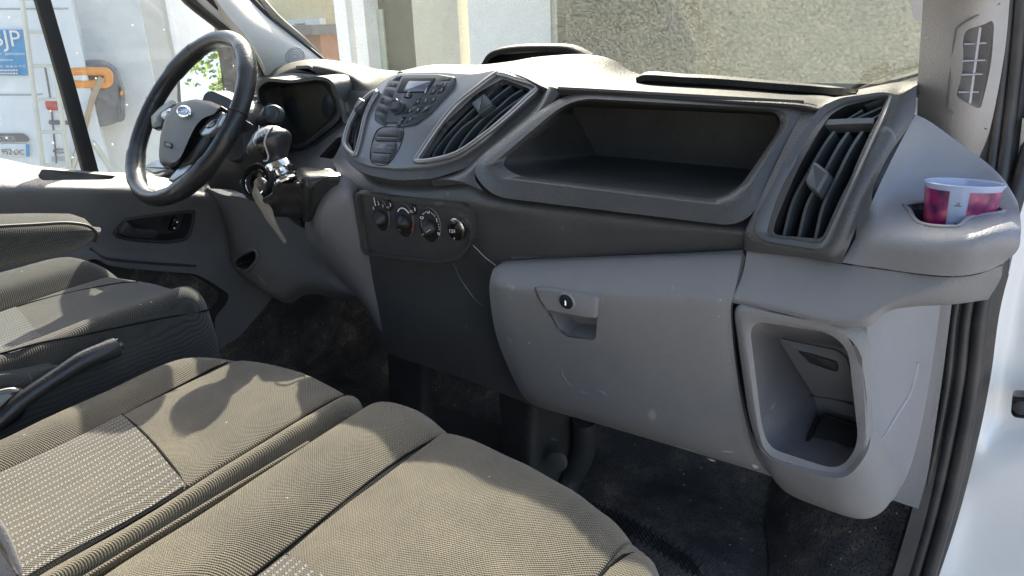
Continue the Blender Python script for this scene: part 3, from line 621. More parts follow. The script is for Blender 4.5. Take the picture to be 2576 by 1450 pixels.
pk = [on(q, 'door', 0) for q in ((240, 650), (272, 668), (320, 676), (495, 690), (540, 715), (577, 742), (572, 762), (540, 800), (545, 900), (100, 960), (60, 700))]
pkr = rnd(pk, .01); cuts.append(cutter(pkr, .03, .04))
tp = [on(A(*q), 'door', 0) for q in ((290, 1370), (325, 1315), (420, 1322), (900, 1368), (870, 1392), (330, 1402))]
tpr = rnd(tp, .006); cuts.append(cutter(tpr, .03, .03))
cut(dp, cuts)
hn = tocam(hp)
loft('sill_pocket', [tpr, [p-tocam(tp)*.025 for p in tpr]], M['door_grey'], door, False, True)
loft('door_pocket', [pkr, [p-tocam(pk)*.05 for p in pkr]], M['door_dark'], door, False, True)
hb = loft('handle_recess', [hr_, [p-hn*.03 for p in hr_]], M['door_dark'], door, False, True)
tube('rim', [p+hn*.001 for p in hp], .004, M['door_dark'], hb, 8, 4, True)
def hd(q, k=.985): return on(E(*q), 'door', 0)*k
prism('handle', rnd([hd(q) for q in ((812, 508), (838, 455), (872, 428), (925, 478), (1090, 490), (1060, 540), (900, 532))], .006), M['door_dark'], hb, .012, 0, .003)
prism('lock_switch', rnd([hd(q, .99) for q in ((1158, 490), (1185, 405), (1215, 402), (1195, 488))], .004), M['gloss_black'], hb, .01, 0, .002)
for q in ((1205, 424), (1187, 466)): disc('switch_mark', hd(q, .984), hn, .0022, M['white_mark'], hb, .001)
tube('panel_crease', [on(E(*q), 'door', .0) for q in ((610, 600), (720, 668), (1000, 700), (1330, 722))], .003, M['door_dark'], door)
# glass and bar
mk('window_glass', [PX(q, -1.49) for q in ((-300, 430), (-300, -250), (420, -250), (690, 250), (690, 520))], [(0, 1, 2, 3, 4)], M['side_glass'], door, 0)
prism('window_divider', [PX(q, -1.475) for q in (A(220, -200), A(340, -200), A(400, 0), A(590, 660), A(775, 1345), A(655, 1335), A(480, 680), A(285, 0))], M['black'], door, .012, 0, .002)

# door mirror (outside)
dm = thing('door_mirror', 'black driver door mirror outside reflecting trees and blue sky', 'mirror', MP+Vector((.05, .05, -.15)))
def mq(q, l=0.): return pl(q, MP, mn)+mn*l
gl = rnd([mq(q) for q in ((452, 150), (551, 128), (572, 310), (458, 262))], .01)
prism('mirror_glass', gl, M['mirror'], dm, .004, .003, 0, nrm=mn)
hs2 = rnd([mq(q) for q in ((446, 135), (560, 112), (612, 130), (625, 330), (470, 280), (446, 262))], .03)
loft('housing', [[p for p in hs2], [p+(p-MP)*.04-mn*.02 for p in hs2], [p-mn*.09 for p in hs2], [MP+(p-MP)*.6-mn*.14 for p in hs2]], M['rubber'], dm, True, True)
# ================================================================== SEATS
def cushion(name, prof, yf, z0, yb, m, parent, key, pm_=None, slope=.02):
    """prof: (x, z offset) across; yf(x): front edge; nose rolls down"""
    rows = []
    prof = [Vector((x, 0, z)) for x, z in prof]; pf = cat(prof, 5)
    ys = [yb, yb+.1, yb+.2, yb+.3, yb+.4]
    vs, fs = [], []; nc = len(pf); line = []
    for p in pf:
        f = yf(p.x); cl = []
        for i in range(26):
            t = i/25; y = yb+(f-.035-yb)*t
            dip = -.006*math.sin(math.pi*min(1, max(0, (y+.05)/.5)))
            wb = .0016*math.sin(p.x*31+1.3*math.sin(y*17))*math.sin(y*23+p.x*9)+.0009*math.sin(p.x*70+y*41)
            cl.append(Vector((p.x, y, z0+p.z+dip+wb*(1-max(0, t-.8)*5)-slope*(1-t)*.5)))
        for i in range(1, 9):
            a = i/8*math.pi/2; cl.append(Vector((p.x, f-.035+.035*math.sin(a), z0+p.z-.035+.035*math.cos(a))))
        cl.append(Vector((p.x, f-.004, z0-.14))); cl.append(Vector((p.x, f-.03, z0-.17)))
        line.append(cl)
    nr = len(line[0]); vs = [line[j][i] for i in range(nr) for j in range(nc)]
    fs = [(i*nc+j, i*nc+j+1, (i+1)*nc+j+1, (i+1)*nc+j) for i in range(nr-1) for j in range(nc-1)]
    SURF[key] = BVHTree.FromPolygons(vs, fs)
    return fixn(mk(name, vs, fs, m, parent, 60))
def ontop(key, x, y):
    h = SURF[key].ray_cast(Vector((x, y, 1)), Vector((0, 0, -1)))[0]
    return h if h else SURF[key].find_nearest(Vector((x, y, -.4)))[0]
def interp(tab):
    def f(x):
        for (a, b), (c, d) in zip(tab, tab[1:]):
            if a <= x <= c:
                t = (x-a)/(c-a); t = t*t*(3-2*t)*.5+t*.5; return b+(d-b)*t
        return tab[0][1] if x < tab[0][0] else tab[-1][1]
    return f
bench = thing('passenger_bench', 'dark grey woven two seat passenger bench dusted tan', 'bench seat', (-.5, .2, -.85))
yfm = interp([(-.93, .42), (-.905, .47), (-.87, .52), (-.82, .562), (-.72, .57), (-.62, .56), (-.592, .54)])
mid = cushion('middle_cushion', [(-.915, -.16), (-.913, -.08), (-.908, -.02), (-.89, .006), (-.86, .012), (-.832, .002), (-.826, -.001), (-.82, .002), (-.78, .006), (-.72, .006), (-.66, .004), (-.635, .001), (-.629, -.002), (-.622, .003), (-.608, .008), (-.596, -.004), (-.589, -.028), (-.587, -.1)], yfm, -.42, -.3, M['fabric'], bench, 'mid')
yfp = interp([(-.592, .545), (-.57, .562), (-.52, .562), (-.44, .552), (-.37, .54), (-.3, .527), (-.25, .512), (-.2, .485), (-.17, .455), (-.13, .36), (-.11, .3)])
pas = cushion('passenger_cushion', [(-.587, -.1), (-.586, -.03), (-.578, .0), (-.555, .012), (-.51, .012), (-.474, .002), (-.467, -.002), (-.46, .003), (-.42, .008), (-.34, .01), (-.27, .007), (-.226, .002), (-.22, -.001), (-.213, .002), (-.18, .003), (-.15, -.01), (-.13, -.05), (-.125, -.12)], yfp, -.42, -.3, M['fabric'], bench, 'pas')
def strip_on(key, name, x0, x1, yedge, m, parent, lift=.0018):
    bv = SURF[key]; vs = []; nx, ny = 14, 30
    for j in range(ny+1):
        for i in range(nx+1):
            x = x0+(x1-x0)*i/nx; y = -.28+(yedge(x)+.28)*j/ny
            h = ontop(key, x, y); vs.append(h+Vector((0, 0, lift)))
    fs = [(j*(nx+1)+i, j*(nx+1)+i+1, (j+1)*(nx+1)+i+1, (j+1)*(nx+1)+i) for j in range(ny) for i in range(nx)]
    o = mk(name, vs, fs, m, parent, 60)
    return o
strip_on('mid', 'insert', -.822, -.633, lambda x: .372-(x+.822)*.22, M['fabric_insert'], mid)
strip_on('pas', 'insert', -.462, -.224, lambda x: .312-(x+.462)*.1, M['fabric_insert'], pas)
def topline(key, pts, r, m, parent, name='seam', lift=.0):
    tube(name, [ontop(key, x, y)+Vector((0, 0, lift)) for x, y in pts], r, M[m], parent, 6, 3)
topline('mid', [(-.826, -.25), (-.826, 0), (-.826, .2), (-.826, .35), (-.828, .45), (-.83, .52), (-.835, .545)], .0016, 'thread', mid)
topline('mid', [(-.629, -.25), (-.629, 0), (-.629, .2), (-.628, .35), (-.622, .45), (-.616, .52), (-.614, .54)], .0016, 'thread', mid)
topline('mid', [(-.824, .373), (-.76, .36), (-.7, .347), (-.63, .331)], .0022, 'thread', mid)
topline('pas', [(-.467, -.25), (-.467, 0), (-.468, .2), (-.47, .35), (-.472, .45), (-.466, .52), (-.46, .545)], .0016, 'thread', pas)
topline('pas', [(-.22, -.25), (-.22, .1), (-.22, .3), (-.219, .42), (-.212, .455), (-.2, .475)], .0016, 'thread', pas)
topline('pas', [(-.464, .313), (-.38, .303), (-.3, .296), (-.22, .29)], .0022, 'thread', pas)
tube('piping', [Vector((-.588, y, -.428)) for y in (-.25, 0, .2, .35, .45)], .0032, M['fabric'], mid, 8, 3)
bx('seat_base', -.88, -.16, -.25, .44, -.85, -.56, M['inner_dark'], bench)
pb = loft('backrest', [[Vector((x, y, z)) for x, y, z in ((-.9, yy, zz), (-.13, yy, zz), (-.13, yy-.1, zz), (-.9, yy-.1, zz))] for yy, zz in ((-.28, -.45), (-.34, -.1), (-.4, .2))], M['fabric'], bench, True, True)
tb = prism('recline_lever_cover', rnd([PX(q, -.50) for q in ((-60, 1280), (-5, 1290), (30, 1340), (78, 1460), (-60, 1500))], .01), M['grey_inner'], bench, .02, 0, .006)

drv = thing('driver_seat', 'dark grey woven driver seat coloured as in shade, with padded armrest by the far door', 'seat', (-1.15, .2, -.85))
yfd = interp([(-1.36, .4), (-1.32, .5), (-1.26, .575), (-1.2, .6), (-1.1, .61), (-1.0, .605), (-.95, .59), (-.92, .56)])
dc = cushion('cushion', [(-1.35, -.12), (-1.34, -.04), (-1.31, .012), (-1.27, .03), (-1.23, .022), (-1.205, .002), (-1.198, -.004), (-1.19, -.002), (-1.1, .0), (-1.04, .002), (-1.01, .006), (-.985, .018), (-.965, .012), (-.952, -.015), (-.945, -.06), (-.94, -.12)], yfd, -.37, -.2, M['fabric_shaded'], drv, 'drv')
strip_on('drv', 'insert', -1.19, -1.02, lambda x: .43-(x+1.19)*.25, M['fabric_shaded_insert'], dc)
topline('drv', [(-1.02, -.15), (-1.02, .1), (-1.02, .3), (-1.015, .45), (-1.0, .55), (-.985, .575)], .0016, 'thread', dc)
topline('drv', [(-1.198, -.15), (-1.2, .1), (-1.2, .3), (-1.19, .45), (-1.15, .55), (-1.12, .58)], .0016, 'thread', dc)
seam('seam', [E(*q) for q in ((-300, 1400), (0, 1320), (270, 1245), (540, 1195), (800, 1140), (1100, 1078), (1380, 1030), (1440, 1005))], 'drv', .0014, M['thread'], dc)
patch('side_cover', [[PX((a, b), c) for a, b, c in r] for r in (
    [(-200, 960, -.955), (0, 935, -.955), (60, 925, -.955), (250, 890, -.955), (400, 862, -.955), (500, 855, -.955), (520, 875, -.96)],
    [(-200, 1000, -.95), (0, 975, -.95), (80, 968, -.95), (250, 925, -.95), (400, 895, -.95), (500, 885, -.95), (522, 900, -.96)],
    [(-200, 1200, -.95), (0, 1180, -.95), (80, 1160, -.95), (250, 1100, -.95), (400, 1050, -.95), (500, 1000, -.95), (530, 960, -.96)])], M['inner_dark'], drv, thick=.01)
bx('seat_base', -1.3, -.98, -.2, .5, -.85, -.5, M['inner_dark'], drv)
# armrest
ar = []
prof = [((-300, 362), (-300, 470), (-300, 640), (-300, 800)), ((0, 360), (0, 455), (0, 600), (0, 745)), ((250, 355), (250, 445), (250, 580), (250, 700)), ((480, 358), (490, 430), (495, 540), (500, 638)),
        ((575, 392), (585, 440), (590, 510), (585, 595)), ((630, 450), (640, 475), (638, 510), (625, 560))]
def arm_ring(pts):
    t, c, mid_, b = [E(*q) for q in pts]
    P1, P2, P3, P4 = PX(t, -.97), PX(c, -.925), PX(mid_, -.915), PX(b, -.925)
    back = Vector((-.05, 0, 0))
    return rnd([P1, P2, P3, P4, P4+Vector((-.045, 0, 0)), P1+Vector((-.03, 0, -.01))], .012, 3)
rings = [arm_ring(p) for p in prof]
c = sum(rings[-1], Vector())/len(rings[-1]); rings.append([c+(p-c)*.55+Vector((0, .012, 0)) for p in rings[-1]])
am = loft('armrest', rings, M['fabric_shaded'], drv, True, True, 70)
tube('piping', [PX(E(*q), -.92) for q in ((-200, 470), (0, 453), (250, 440), (400, 430), (500, 432), (590, 448), (640, 480), (655, 515), (640, 560))], .002, M['black'], am, 6, 4)
bx('backrest', -1.33, -1.0, -.35, -.2, -.42, .2, M['fabric_shaded'], drv)
# handbrake
hbk = thing('handbrake', 'black handbrake lever with grey button between the front seats', 'handbrake', PX((100, 990), -.93))
tube('lever', [PX(q, -.93) for q in ((-60, 1105), (0, 1058), (60, 1005), (150, 945), (210, 908), (262, 886), (292, 873))], lambda t: .007+.0055*min(1, t*1.6)+.0008*math.sin(t*9), M['leather'], hbk, 14, 4)
tube('button', [PX(q, -.93) for q in ((285, 876), (302, 865))], .0085, M['gloss_black'], hbk, 14, 1)
prism('gaiter', rnd([PX(q, -.935) for q in ((-60, 1000), (40, 975), (100, 990), (60, 1060), (-60, 1130))], .01), M['gloss_black'], hbk, .03, 0, .006)
# ================================================================== DASHBOARD
dash = thing('dashboard', 'charcoal and grey van dashboard with scuffed plastic, open shelf and centre stack', 'dashboard', (-.7, .95, -.6))
def pr(rows): return [[PY((a, b), c) for a, b, c in r] for r in rows]
bx('light_blocker', -1.4, -.16, 1.06, 1.2, -.55, -.13, M['inner_dark'], dash)  # unseen box added behind the dash to stop light leaks
# top pad
front = [(1030, 190, .905), (1090, 184, .905), (1200, 187, .9), (1255, 174, .9), (1310, 186, .89), (1370, 213, .875), (1420, 227, .865), (1600, 234, .86), (1800, 246, .855), (2000, 258, .85), (2065, 268, .85), (2117, 250, .86), (2222, 234, .865), (2262, 236, .865), (2307, 216, .88)]
midr = [(1018, 184, .97), (1090, 173, .97), (1200, 172, .97), (1272, 160, .97), (1330, 162, .97), (1405, 175, .97), (1475, 190, .97), (1605, 212, .97), (1800, 224, .96), (1995, 243, .95), (2080, 252, .93), (2122, 242, .92), (2225, 222, .92), (2266, 218, .92), (2308, 210, .92)]
sil = [(1008, 179, 1.04), (1090, 163, 1.05), (1198, 164, 1.05), (1285, 156, 1.05), (1350, 144, 1.05), (1455, 138, 1.05), (1532, 150, 1.07), (1612, 188, 1.08), (1800, 205, 1.05), (1990, 232, 1.02), (2090, 239, .98), (2130, 232, .97), (2228, 212, .97), (2268, 208, .97), (2309, 205, .97)]
R0, R1, R2 = (pr([r])[0] for r in (front, midr, sil))
R3 = [Vector((p.x*1.02, 1.12, p.z-.012)) for p in R2]; R4 = [Vector((p.x*1.04, 1.2, -.115)) for p in R2]
Rm1 = [p+Vector((0, .0, -.012)) for p in R0]
Rn = [p+Vector((0, -.004, -.004)) for p in R0]
patch('top_pad', [R4, R3, R2, R1, R0, Rm1], M['dash_top'], dash, n=5, key='top', away=Vector((0, -.3, 1)))
# little hooded tray on the pad
hf = [PY(q, 1.075) for q in (Cc(-10, 545), Cc(25, 470), Cc(75, 408), Cc(180, 375), Cc(320, 360), Cc(500, 358), Cc(650, 362), Cc(740, 390), Cc(835, 440))]
hb_ = [Vector((p.x*1.03, 1.16, p.z-(.012 if 0 < i < 8 else .02))) for i, p in enumerate(hf)]
hm_ = [Vector((p.x, 1.1, p.z+.002)) for i, p in enumerate(hf)]
hi_ = [p+Vector((.004 if i < 4 else -.002, .0, -.009 if 0 < i < 8 else -.004)) for i, p in enumerate(hf)]
hk = [Vector((p.x*1.02, 1.15, p.z-.03)) for p in hf]
tray = patch('tray_hood', [hb_, hm_, hf, hi_], M['dash_top'], dash, n=4, thick=.004, away=Vector((0, -.5, 1)))
prism('tray_back', [PY(q, 1.11) for q in (Cc(-10, 560), Cc(100, 430), Cc(640, 395), Cc(760, 450), Cc(760, 500), Cc(100, 560))], M['inner_dark'], tray, .01, 0, 0)
# defrost lip
dl = [(1600, 206, 3), (1632, 210, 14), (1720, 216, 14), (1800, 220, 14), (1945, 231, 13), (2050, 238, 12), (2110, 241, 10), (2152, 238, 4)]
dlb = [on((x, y), 'top', .001) for x, y, h in dl]
dlt = [PY((x, y-h), p.y-.006) for (x, y, h), p in zip(dl, dlb)]
dlc = [PY((x, y-h-1.5), p.y-.001) for (x, y, h), p in zip(dl, dlb)]
dld = [PY((x+2, y-h*2-2), p.y+.05) for (x, y, h), p in zip(dl, dlb)]
dle = [Vector((p.x, p.y+.05, p.z-.01)) for p in dld]
patch('defrost_duct', [dlb, dlt, dlc, dld, dle], M['dash_top'], dash, n=5, thick=.004, away=Vector((0, -.6, 1)))
tube('defrost_slot', [PY(q, 1.085) for q in (Cc(940, 600), Cc(1000, 594), Cc(1100, 594), Cc(1200, 600))], .007, M['inner_dark'], dash, 8, 3)

# shelf moulding
SPa, SPb = .918, .64
def SP(q, lift=0): return PY(q, SPa-lift, SPb)
o1 = [(1420, 231), (2040, 262), (1878, 573), (1235, 495), (1178, 418)]
o2 = [(1430, 239), (2024, 270), (1863, 545), (1240, 470), (1208, 424)]
o3 = [(1436, 246), (2008, 277), (1850, 522), (1250, 448), (1232, 418)]
o4 = [(1440, 252), (1990, 284), (1837, 506), (1300, 443), (1256, 412)]
bk = [(1436, 268), (1960, 290), (1930, 430), (1504, 391), (1500, 387)]
rr_ = [.04, .025, .03, .03, .05]
fr0 = [SP(q, -.01) for q in o1]
R = [rnd([SP(q, -.012) for q in o1], rr_, 6), rnd([SP(q, .002) for q in o1], rr_, 6), rnd([SP(q, .006) for q in o2], rr_, 6), rnd([SP(q, .008) for q in o3], [.035, .03, .03, .03, .04], 6),
     rnd([SP(q, .0) for q in o4], [.03, .03, .03, .03, .03], 6), rnd([SP(q, -.01) for q in o4], [.03, .03, .03, .03, .03], 6), rnd([PY(q, .98) for q in bk], .012, 6)]
shf = loft('shelf_surround', R[:6], M['dash_dark'], dash, False, False, 40)
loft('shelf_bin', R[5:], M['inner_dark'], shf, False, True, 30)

# fascia: band below shelf and lower centre panel
fas = patch('fascia', pr([
    [(830, 400, .87), (870, 400, .855), (960, 430, .84), (1080, 440, .83), (1183, 420, .82), (1240, 470, .815), (1400, 500, .81), (1600, 525, .805), (1878, 560, .80)],
    [(852, 440, .825), (897, 470, .81), (985, 482, .80), (1085, 487, .797), (1180, 497, .795), (1245, 512, .79), (1400, 530, .79), (1600, 555, .785), (1878, 585, .785)],
    [(868, 505, .83), (908, 520, .81), (985, 530, .805), (1085, 540, .80), (1180, 550, .80), (1250, 560, .795), (1400, 580, .79), (1600, 600, .79), (1878, 605, .79)],
    [(880, 600, .845), (926, 625, .82), (1000, 640, .815), (1100, 650, .812), (1195, 640, .81), (1262, 655, .805), (1400, 648, .80), (1600, 640, .80), (1878, 632, .80)],
    [(890, 660, .86), (935, 690, .835), (1010, 700, .83), (1110, 710, .828), (1200, 710, .826), (1280, 720, .82), (1400, 720, .82), (1600, 720, .82), (1878, 720, .82)],
    [(915, 740, .88), (953, 770, .85), (1020, 800, .845), (1120, 820, .842), (1215, 830, .84), (1290, 840, .84), (1400, 860, .84), (1600, 860, .84), (1878, 860, .84)],
    [(935, 830, .90), (978, 888, .87), (1060, 918, .868), (1150, 948, .866), (1250, 985, .865), (1345, 1022, .865), (1420, 1040, .865), (1600, 1080, .865), (1900, 1180, .865)]]),
    M['dash_dark'], dash, n=5, key='fas', thick=.012)
tube('shelf_groove', [SP(q, .003) for q in ((1405, 226), (1500, 231), (1700, 243), (1900, 255), (2020, 262))], .004, M['black'], shf, 6, 3)
seam('panel_gap', [F(*q) for q in ((1035, 575), (1070, 610), (1120, 660), (1195, 718))], 'fas', .0007, M['vent_slat'], fas)
seam('panel_gap', [F(*q) for q in ((905, 700), (950, 800), (1010, 890), (1060, 955), (1110, 990))], 'fas', .0005, M['bezel'], fas)

# climate panel
cl = [(905, 486), (1000, 500), (1100, 512), (1165, 517), (1186, 532), (1192, 570), (1190, 605), (1160, 642), (1110, 651), (1020, 642), (928, 630)]
CPn = tocam([on(q, 'fas', 0) for q in ((920, 500), (1180, 530), (1180, 630), (940, 620))]); CP0 = on((1050, 570), 'fas', 0)
def CP(q, l=0.): return pl(q, CP0, CPn)+CPn*l
rg = [(898, 480), (1000, 491), (1110, 503), (1172, 509), (1190, 525), (1197, 570), (1195, 608), (1163, 648), (1110, 657), (1020, 649), (922, 636)]
loft('climate_panel_rim', [rnd([CP(q, -.015) for q in rg], .01), rnd([CP(q, .008) for q in rg], .01), rnd([CP(q, .008) for q in cl], .01), rnd([CP(q, .001) for q in cl], .01)], M['dash_dark'], dash, False, False)
cp = prism('climate_panel', rnd([CP(q) for q in cl], .01), M['dash_dark'], dash, .01, .001, 0, nrm=CPn)
CU = (CP((1000, 540))-CP((1000, 600))); CU = (CU-CPn*CU.dot(CPn)).normalized(); CR = CU.cross(CPn)
if CR.dot(RT) < 0: CR = -CR
def ell(cx, cy, hx, hy, lean, n=28, l=0.):
    return [CP((cx+hx*math.cos(a)+lean*math.sin(a), cy-hy*math.sin(a)), l) for a in (2*math.pi*i/n for i in range(n))]
for kx, ky, ang in ((278, 555, -38), (722, 650, 55), (1222, 738, -62)):
    c = K(kx, ky); sc = {278: (17.5, 38.5), 722: (21.5, 41), 1222: (25, 42)}[kx]
    lean = -6
    dk = prism('control_knob', ell(c[0], c[1], sc[0]+1.5, sc[1]+1, lean, l=.0), M['grey_inner'], cp, .004, .002, .001, nrm=CPn)
    prism('dial', ell(c[0], c[1], sc[0], sc[1], lean), M['black'], dk, .004, .0036, .0005, nrm=CPn)
    ctr = CP(K(kx+20, ky+30), .002); rad = .0125
    g = []
    for k, (rr, hh) in enumerate(((rad, 0), (rad, .006), (rad*.85, .009), (rad*.6, .016), (rad*.35, .0175))):
        ring = []
        for j in range(28):
            a = 2*math.pi*j/28; ca, sa = math.cos(a), math.sin(a)
            ex, ey = rr*ca, rr*sa*(1 if k < 3 else .33)
            th = math.radians(ang); x, y = ex*math.cos(th)-ey*math.sin(th), ex*math.sin(th)+ey*math.cos(th)
            ring.append(ctr+CR*x+CU*y+CPn*hh)
        g.append(ring)
    loft('grip', g, M['knob_black'], dk, False, True, 40)
for s, q0, q1 in (('0', (148, 425), (172, 428)), ('1', (185, 352), (203, 355)), ('2', (240, 332), (270, 338)), ('3', (325, 375), (345, 383)), ('AC', (860, 478), (928, 488)), ('A/C', (640, 822), (682, 830))):
    text(s, CP(K(*q0), .0052), CP(K(*q1), .0052), M['white_mark'], cp, CPn, depth=.0003, hscale=1.15 if s != '12V' else 1.0)
for kx, ky in ((430, 355), (905, 440)):
    b_ = prism('push_button', rnd([CP(K(kx+dx, ky+dy)) for dx, dy in ((-60, -100), (10, -105), (60, -40), (62, 70), (20, 110), (-40, 90))], .005), M['black'], cp, .006, .0045, .001, nrm=CPn)
    tube('button_glint', [CP(K(kx+dx, ky+dy), .005) for dx, dy in ((42, -55), (52, -20), (54, 10))], .0007, M['white_mark'], b_, 5, 2)
def arc(name, pts, r, m): tube(name, [CP(K(*q), .0042) for q in pts], r, M[m], cp, 5, 3)
arc('dial_mark', [(615, 465), (640, 425), (690, 400), (750, 415), (800, 460), (830, 500)], .0011, 'white_mark')
arc('dial_mark', [(600, 500), (592, 560), (600, 620)], .0009, 'blue_mark'); arc('dial_mark', [(900, 690), (905, 760), (880, 835)], .0009, 'red_mark')
arc('dial_mark', [(400, 380), (430, 370), (450, 385), (430, 400), (400, 385)], .0005, 'white_mark')
for x, y in ((1103, 517), (1125, 495), (1150, 480), (1270, 495), (1300, 520), (1328, 552), (1070, 660), (1072, 705), (1077, 750), (1407, 717), (1413, 765), (1418, 810)):
    disc('dial_dot', CP(K(x, y), .0045), CPn, .0008, M['white_mark'], cp, .0006, 8, 0)
for pts in ([(1050, 570), (1085, 565), (1110, 580), (1100, 610), (1065, 605), (1050, 570)], [(1180, 455), (1190, 495)], [(1205, 500), (1215, 480)], [(1232, 452), (1225, 495)], [(1355, 600), (1375, 620), (1370, 650), (1390, 670)], [(1100, 850), (1135, 858), (1115, 880)], [(1385, 870), (1425, 885), (1420, 920), (1395, 905), (1385, 870)]):
    arc('dial_symbol', pts, .0006, 'white_mark')
tube('pointer', [CP(K(1195, 855), .017), CP(K(1355, 750), .017)], .0009, M['vent_slat'], cp, 5, 1)
# 12V socket
sc_ = K(1785, 790)
so = prism('power_socket', ell(sc_[0], sc_[1], 20.5, 28.5, -5), M['chrome'], cp, .008, .010, .001, nrm=CPn)
prism('socket_cap', ell(sc_[0]-1.5, sc_[1]-.5, 17.5, 26.5, -4.5, l=.0), M['gloss_black'], so, .006, .0112, .0008, nrm=CPn)
text('12V', CP(K(1690, 835), .0118), CP(K(1805, 845), .0118), M['white_mark'], so, CPn, depth=.0003)
prism('arrow_mark', [CP(K(*q), .0118) for q in ((1760, 955), (1770, 928), (1788, 962))], M['white_mark'], so, .0004, .0003, 0, nrm=CPn)

# ---------------------------------------------------------------- centre stack
ca, cb = .954, .77
def ST(q, l=0.):
    p = PY(q, ca, cb); return p+STN*l
STN = Vector((0, -1, cb)).normalized()
ol = [B(*q) for q in ((1232, 572), (1540, 562), (1830, 580), (2010, 542), (2150, 590), (2365, 668), (2300, 745), (2060, 950), (1900, 1110), (1700, 1245), (1480, 1310), (1230, 1325), (1000, 1300), (880, 1250), (810, 1170), (800, 1080), (870, 930), (1000, 750), (1120, 640))]
rimo = [B(*q) for q in ((1215, 566), (1540, 552), (1830, 570), (2010, 532), (2160, 575), (2420, 660), (2370, 760), (2120, 985), (1950, 1150), (1760, 1300), (1500, 1385), (1220, 1400), (1000, 1360), (870, 1300), (790, 1200), (775, 1080), (850, 920), (980, 745), (1100, 632))]
# convex bulge: the stack bows out towards the cabin in the middle
def bow(p, q): return p
SOr = rnd([ST(q, .0) for q in ol], .012, 3)
st = loft('centre_stack', [rnd([ST(q, -.03) for q in rimo], .012, 3), rnd([ST(q, -.006) for q in rimo], .012, 3), rnd([ST(q, -.0015) for q in rimo], .012, 3), rnd([ST(q, -.001) for q in ol], .012, 3)], M['dash_dark'], dash, False, False)
face = prism('stack_face', SOr, M['bezel'], dash, .012, .004, .003, nrm=STN)
vR = [B(*q) for q in ((2050, 625), (2275, 708), (2120, 850), (1900, 1050), (1700, 1185), (1500, 1245), (1420, 1245), (1590, 985), (1850, 740))]
vL = [B(*q) for q in ((1062, 740), (1030, 800), (985, 900), (945, 1060), (912, 1180), (890, 1185), (850, 1110), (880, 980), (960, 840))]
vRr, vLr = rnd([ST(q, .004) for q in vR], .006, 3), rnd([ST(q, .004) for q in vL], .004, 3)
cut(face, [cutter(vRr, .03, .05), cutter(vLr, .03, .05)])
def vent(name, ringpts, r, blades, par, depth=.045, bw=.024, bm='radio'):
    v = loft(name, [ringpts, [p-STN*depth for p in ringpts]], M['black'], par, False, True)
    for bl in blades:
        pts = [ST(B(*q), -.002) for q in bl]; f = cat(pts, 5)
        off = -STN*bw+CR*-.002
        vs = []
        nrm = [(f[min(i+1, len(f)-1)]-f[max(i-1, 0)]).normalized().cross(STN).normalized()*.0016 for i in range(len(f))]
        rings = [[p+n_, p+off+n_, p+off-n_, p-n_] for p, n_ in zip(f, nrm)]
        loft('blade', rings, M[bm], v, True, True, 40)
    return v
v1_ = vent('air_vent', vRr, .006, [[(1478, 1240), (1530, 1140), (1640, 1010), (1760, 890), (1900, 760), (2010, 650)], [(1560, 1225), (1620, 1110), (1720, 990), (1850, 890), (1960, 770), (2100, 660)], [(1675, 1180), (1760, 1050), (1870, 930), (1990, 840), (2100, 745), (2190, 690)], [(1800, 1105), (1900, 985), (2010, 880), (2130, 790), (2240, 715)]], face)
tube('trim_ring', [ST(B(*q), .006) for q in ((2040, 595), (2170, 635), (2330, 690), (2250, 780), (2080, 935), (1900, 1080), (1700, 1212), (1500, 1265), (1395, 1268), (1400, 1235), (1570, 985), (1700, 830), (1850, 710), (1990, 605))], .0042, M['bezel_trim'], v1_, 8, 3, True)
def kq(*qs): return [ST(B(*q), .002) for q in qs]
kn = rnd(kq((1805, 815), (1910, 735), (1960, 795), (1975, 830), (1870, 905)), .002, 2)
prism('vent_knob', kn, M['radio'], v1_, .02, .004, .003, nrm=STN)
v2_ = vent('air_vent', vLr, .004, [[(900, 1165), (940, 1000), (1000, 850)], [(880, 1150), (900, 1010), (960, 870), (1040, 770)], [(862, 1110), (880, 1000), (930, 880)]], face, bw=.018)
prism('vent_knob', rnd(kq((920, 870), (965, 790), (1010, 815), (965, 880), (930, 900)), .002, 2), M['radio'], v2_, .025, .012, .003, nrm=STN)
tube('trim_ring', [ST(B(*q), .006) for q in ((1085, 735), (1040, 810), (995, 910), (960, 1060), (922, 1205), (895, 1212), (850, 1170), (832, 1110), (868, 975), (950, 830), (1040, 745))], .0038, M['bezel_trim'], v2_, 8, 3, True)
# radio
rd = prism('radio', rnd([ST(B(*q), .004) for q in ((1175, 640), (1300, 600), (1560, 598), (1692, 620), (1680, 690), (1490, 905), (1380, 985), (1272, 1004), (1262, 972), (1150, 970), (1138, 994), (1062, 950), (1068, 880), (1110, 760))], .003, 3), M['radio'], face, .006, .003, .001, nrm=STN)
def rb(name, pts, m='button', lift=.003, thick=.004, r=.0015, par=rd, sh=0.9):
    ps = [ST(B(*q), .004) for q in pts]; c = sum(ps, Vector())/len(ps)
    return prism(name, rnd([c+(p-c)*sh for p in ps], r, 3), M[m], par, thick, lift, .0007, nrm=STN)
for q in (((1232, 606), (1292, 600), (1262, 660), (1192, 652)), ((1186, 658), (1258, 666), (1238, 710), (1150, 696)), ((1147, 702), (1235, 716), (1214, 796), (1120, 762)), ((1118, 768), (1212, 802), (1189, 856), (1094, 826)), ((1092, 832), (1187, 862), (1165, 922), (1070, 880)), ((1068, 888), (1162, 928), (1140, 988), (1066, 945)),
          ((1592, 608), (1680, 622), (1660, 655), (1532, 660)), ((1527, 668), (1654, 664), (1608, 716), (1480, 724))): rb('button', q)
fr_ = rb('display_frame', ((1292, 628), (1540, 630), (1472, 742), (1240, 740)), 'black', .0045, .003, .002, sh=1)
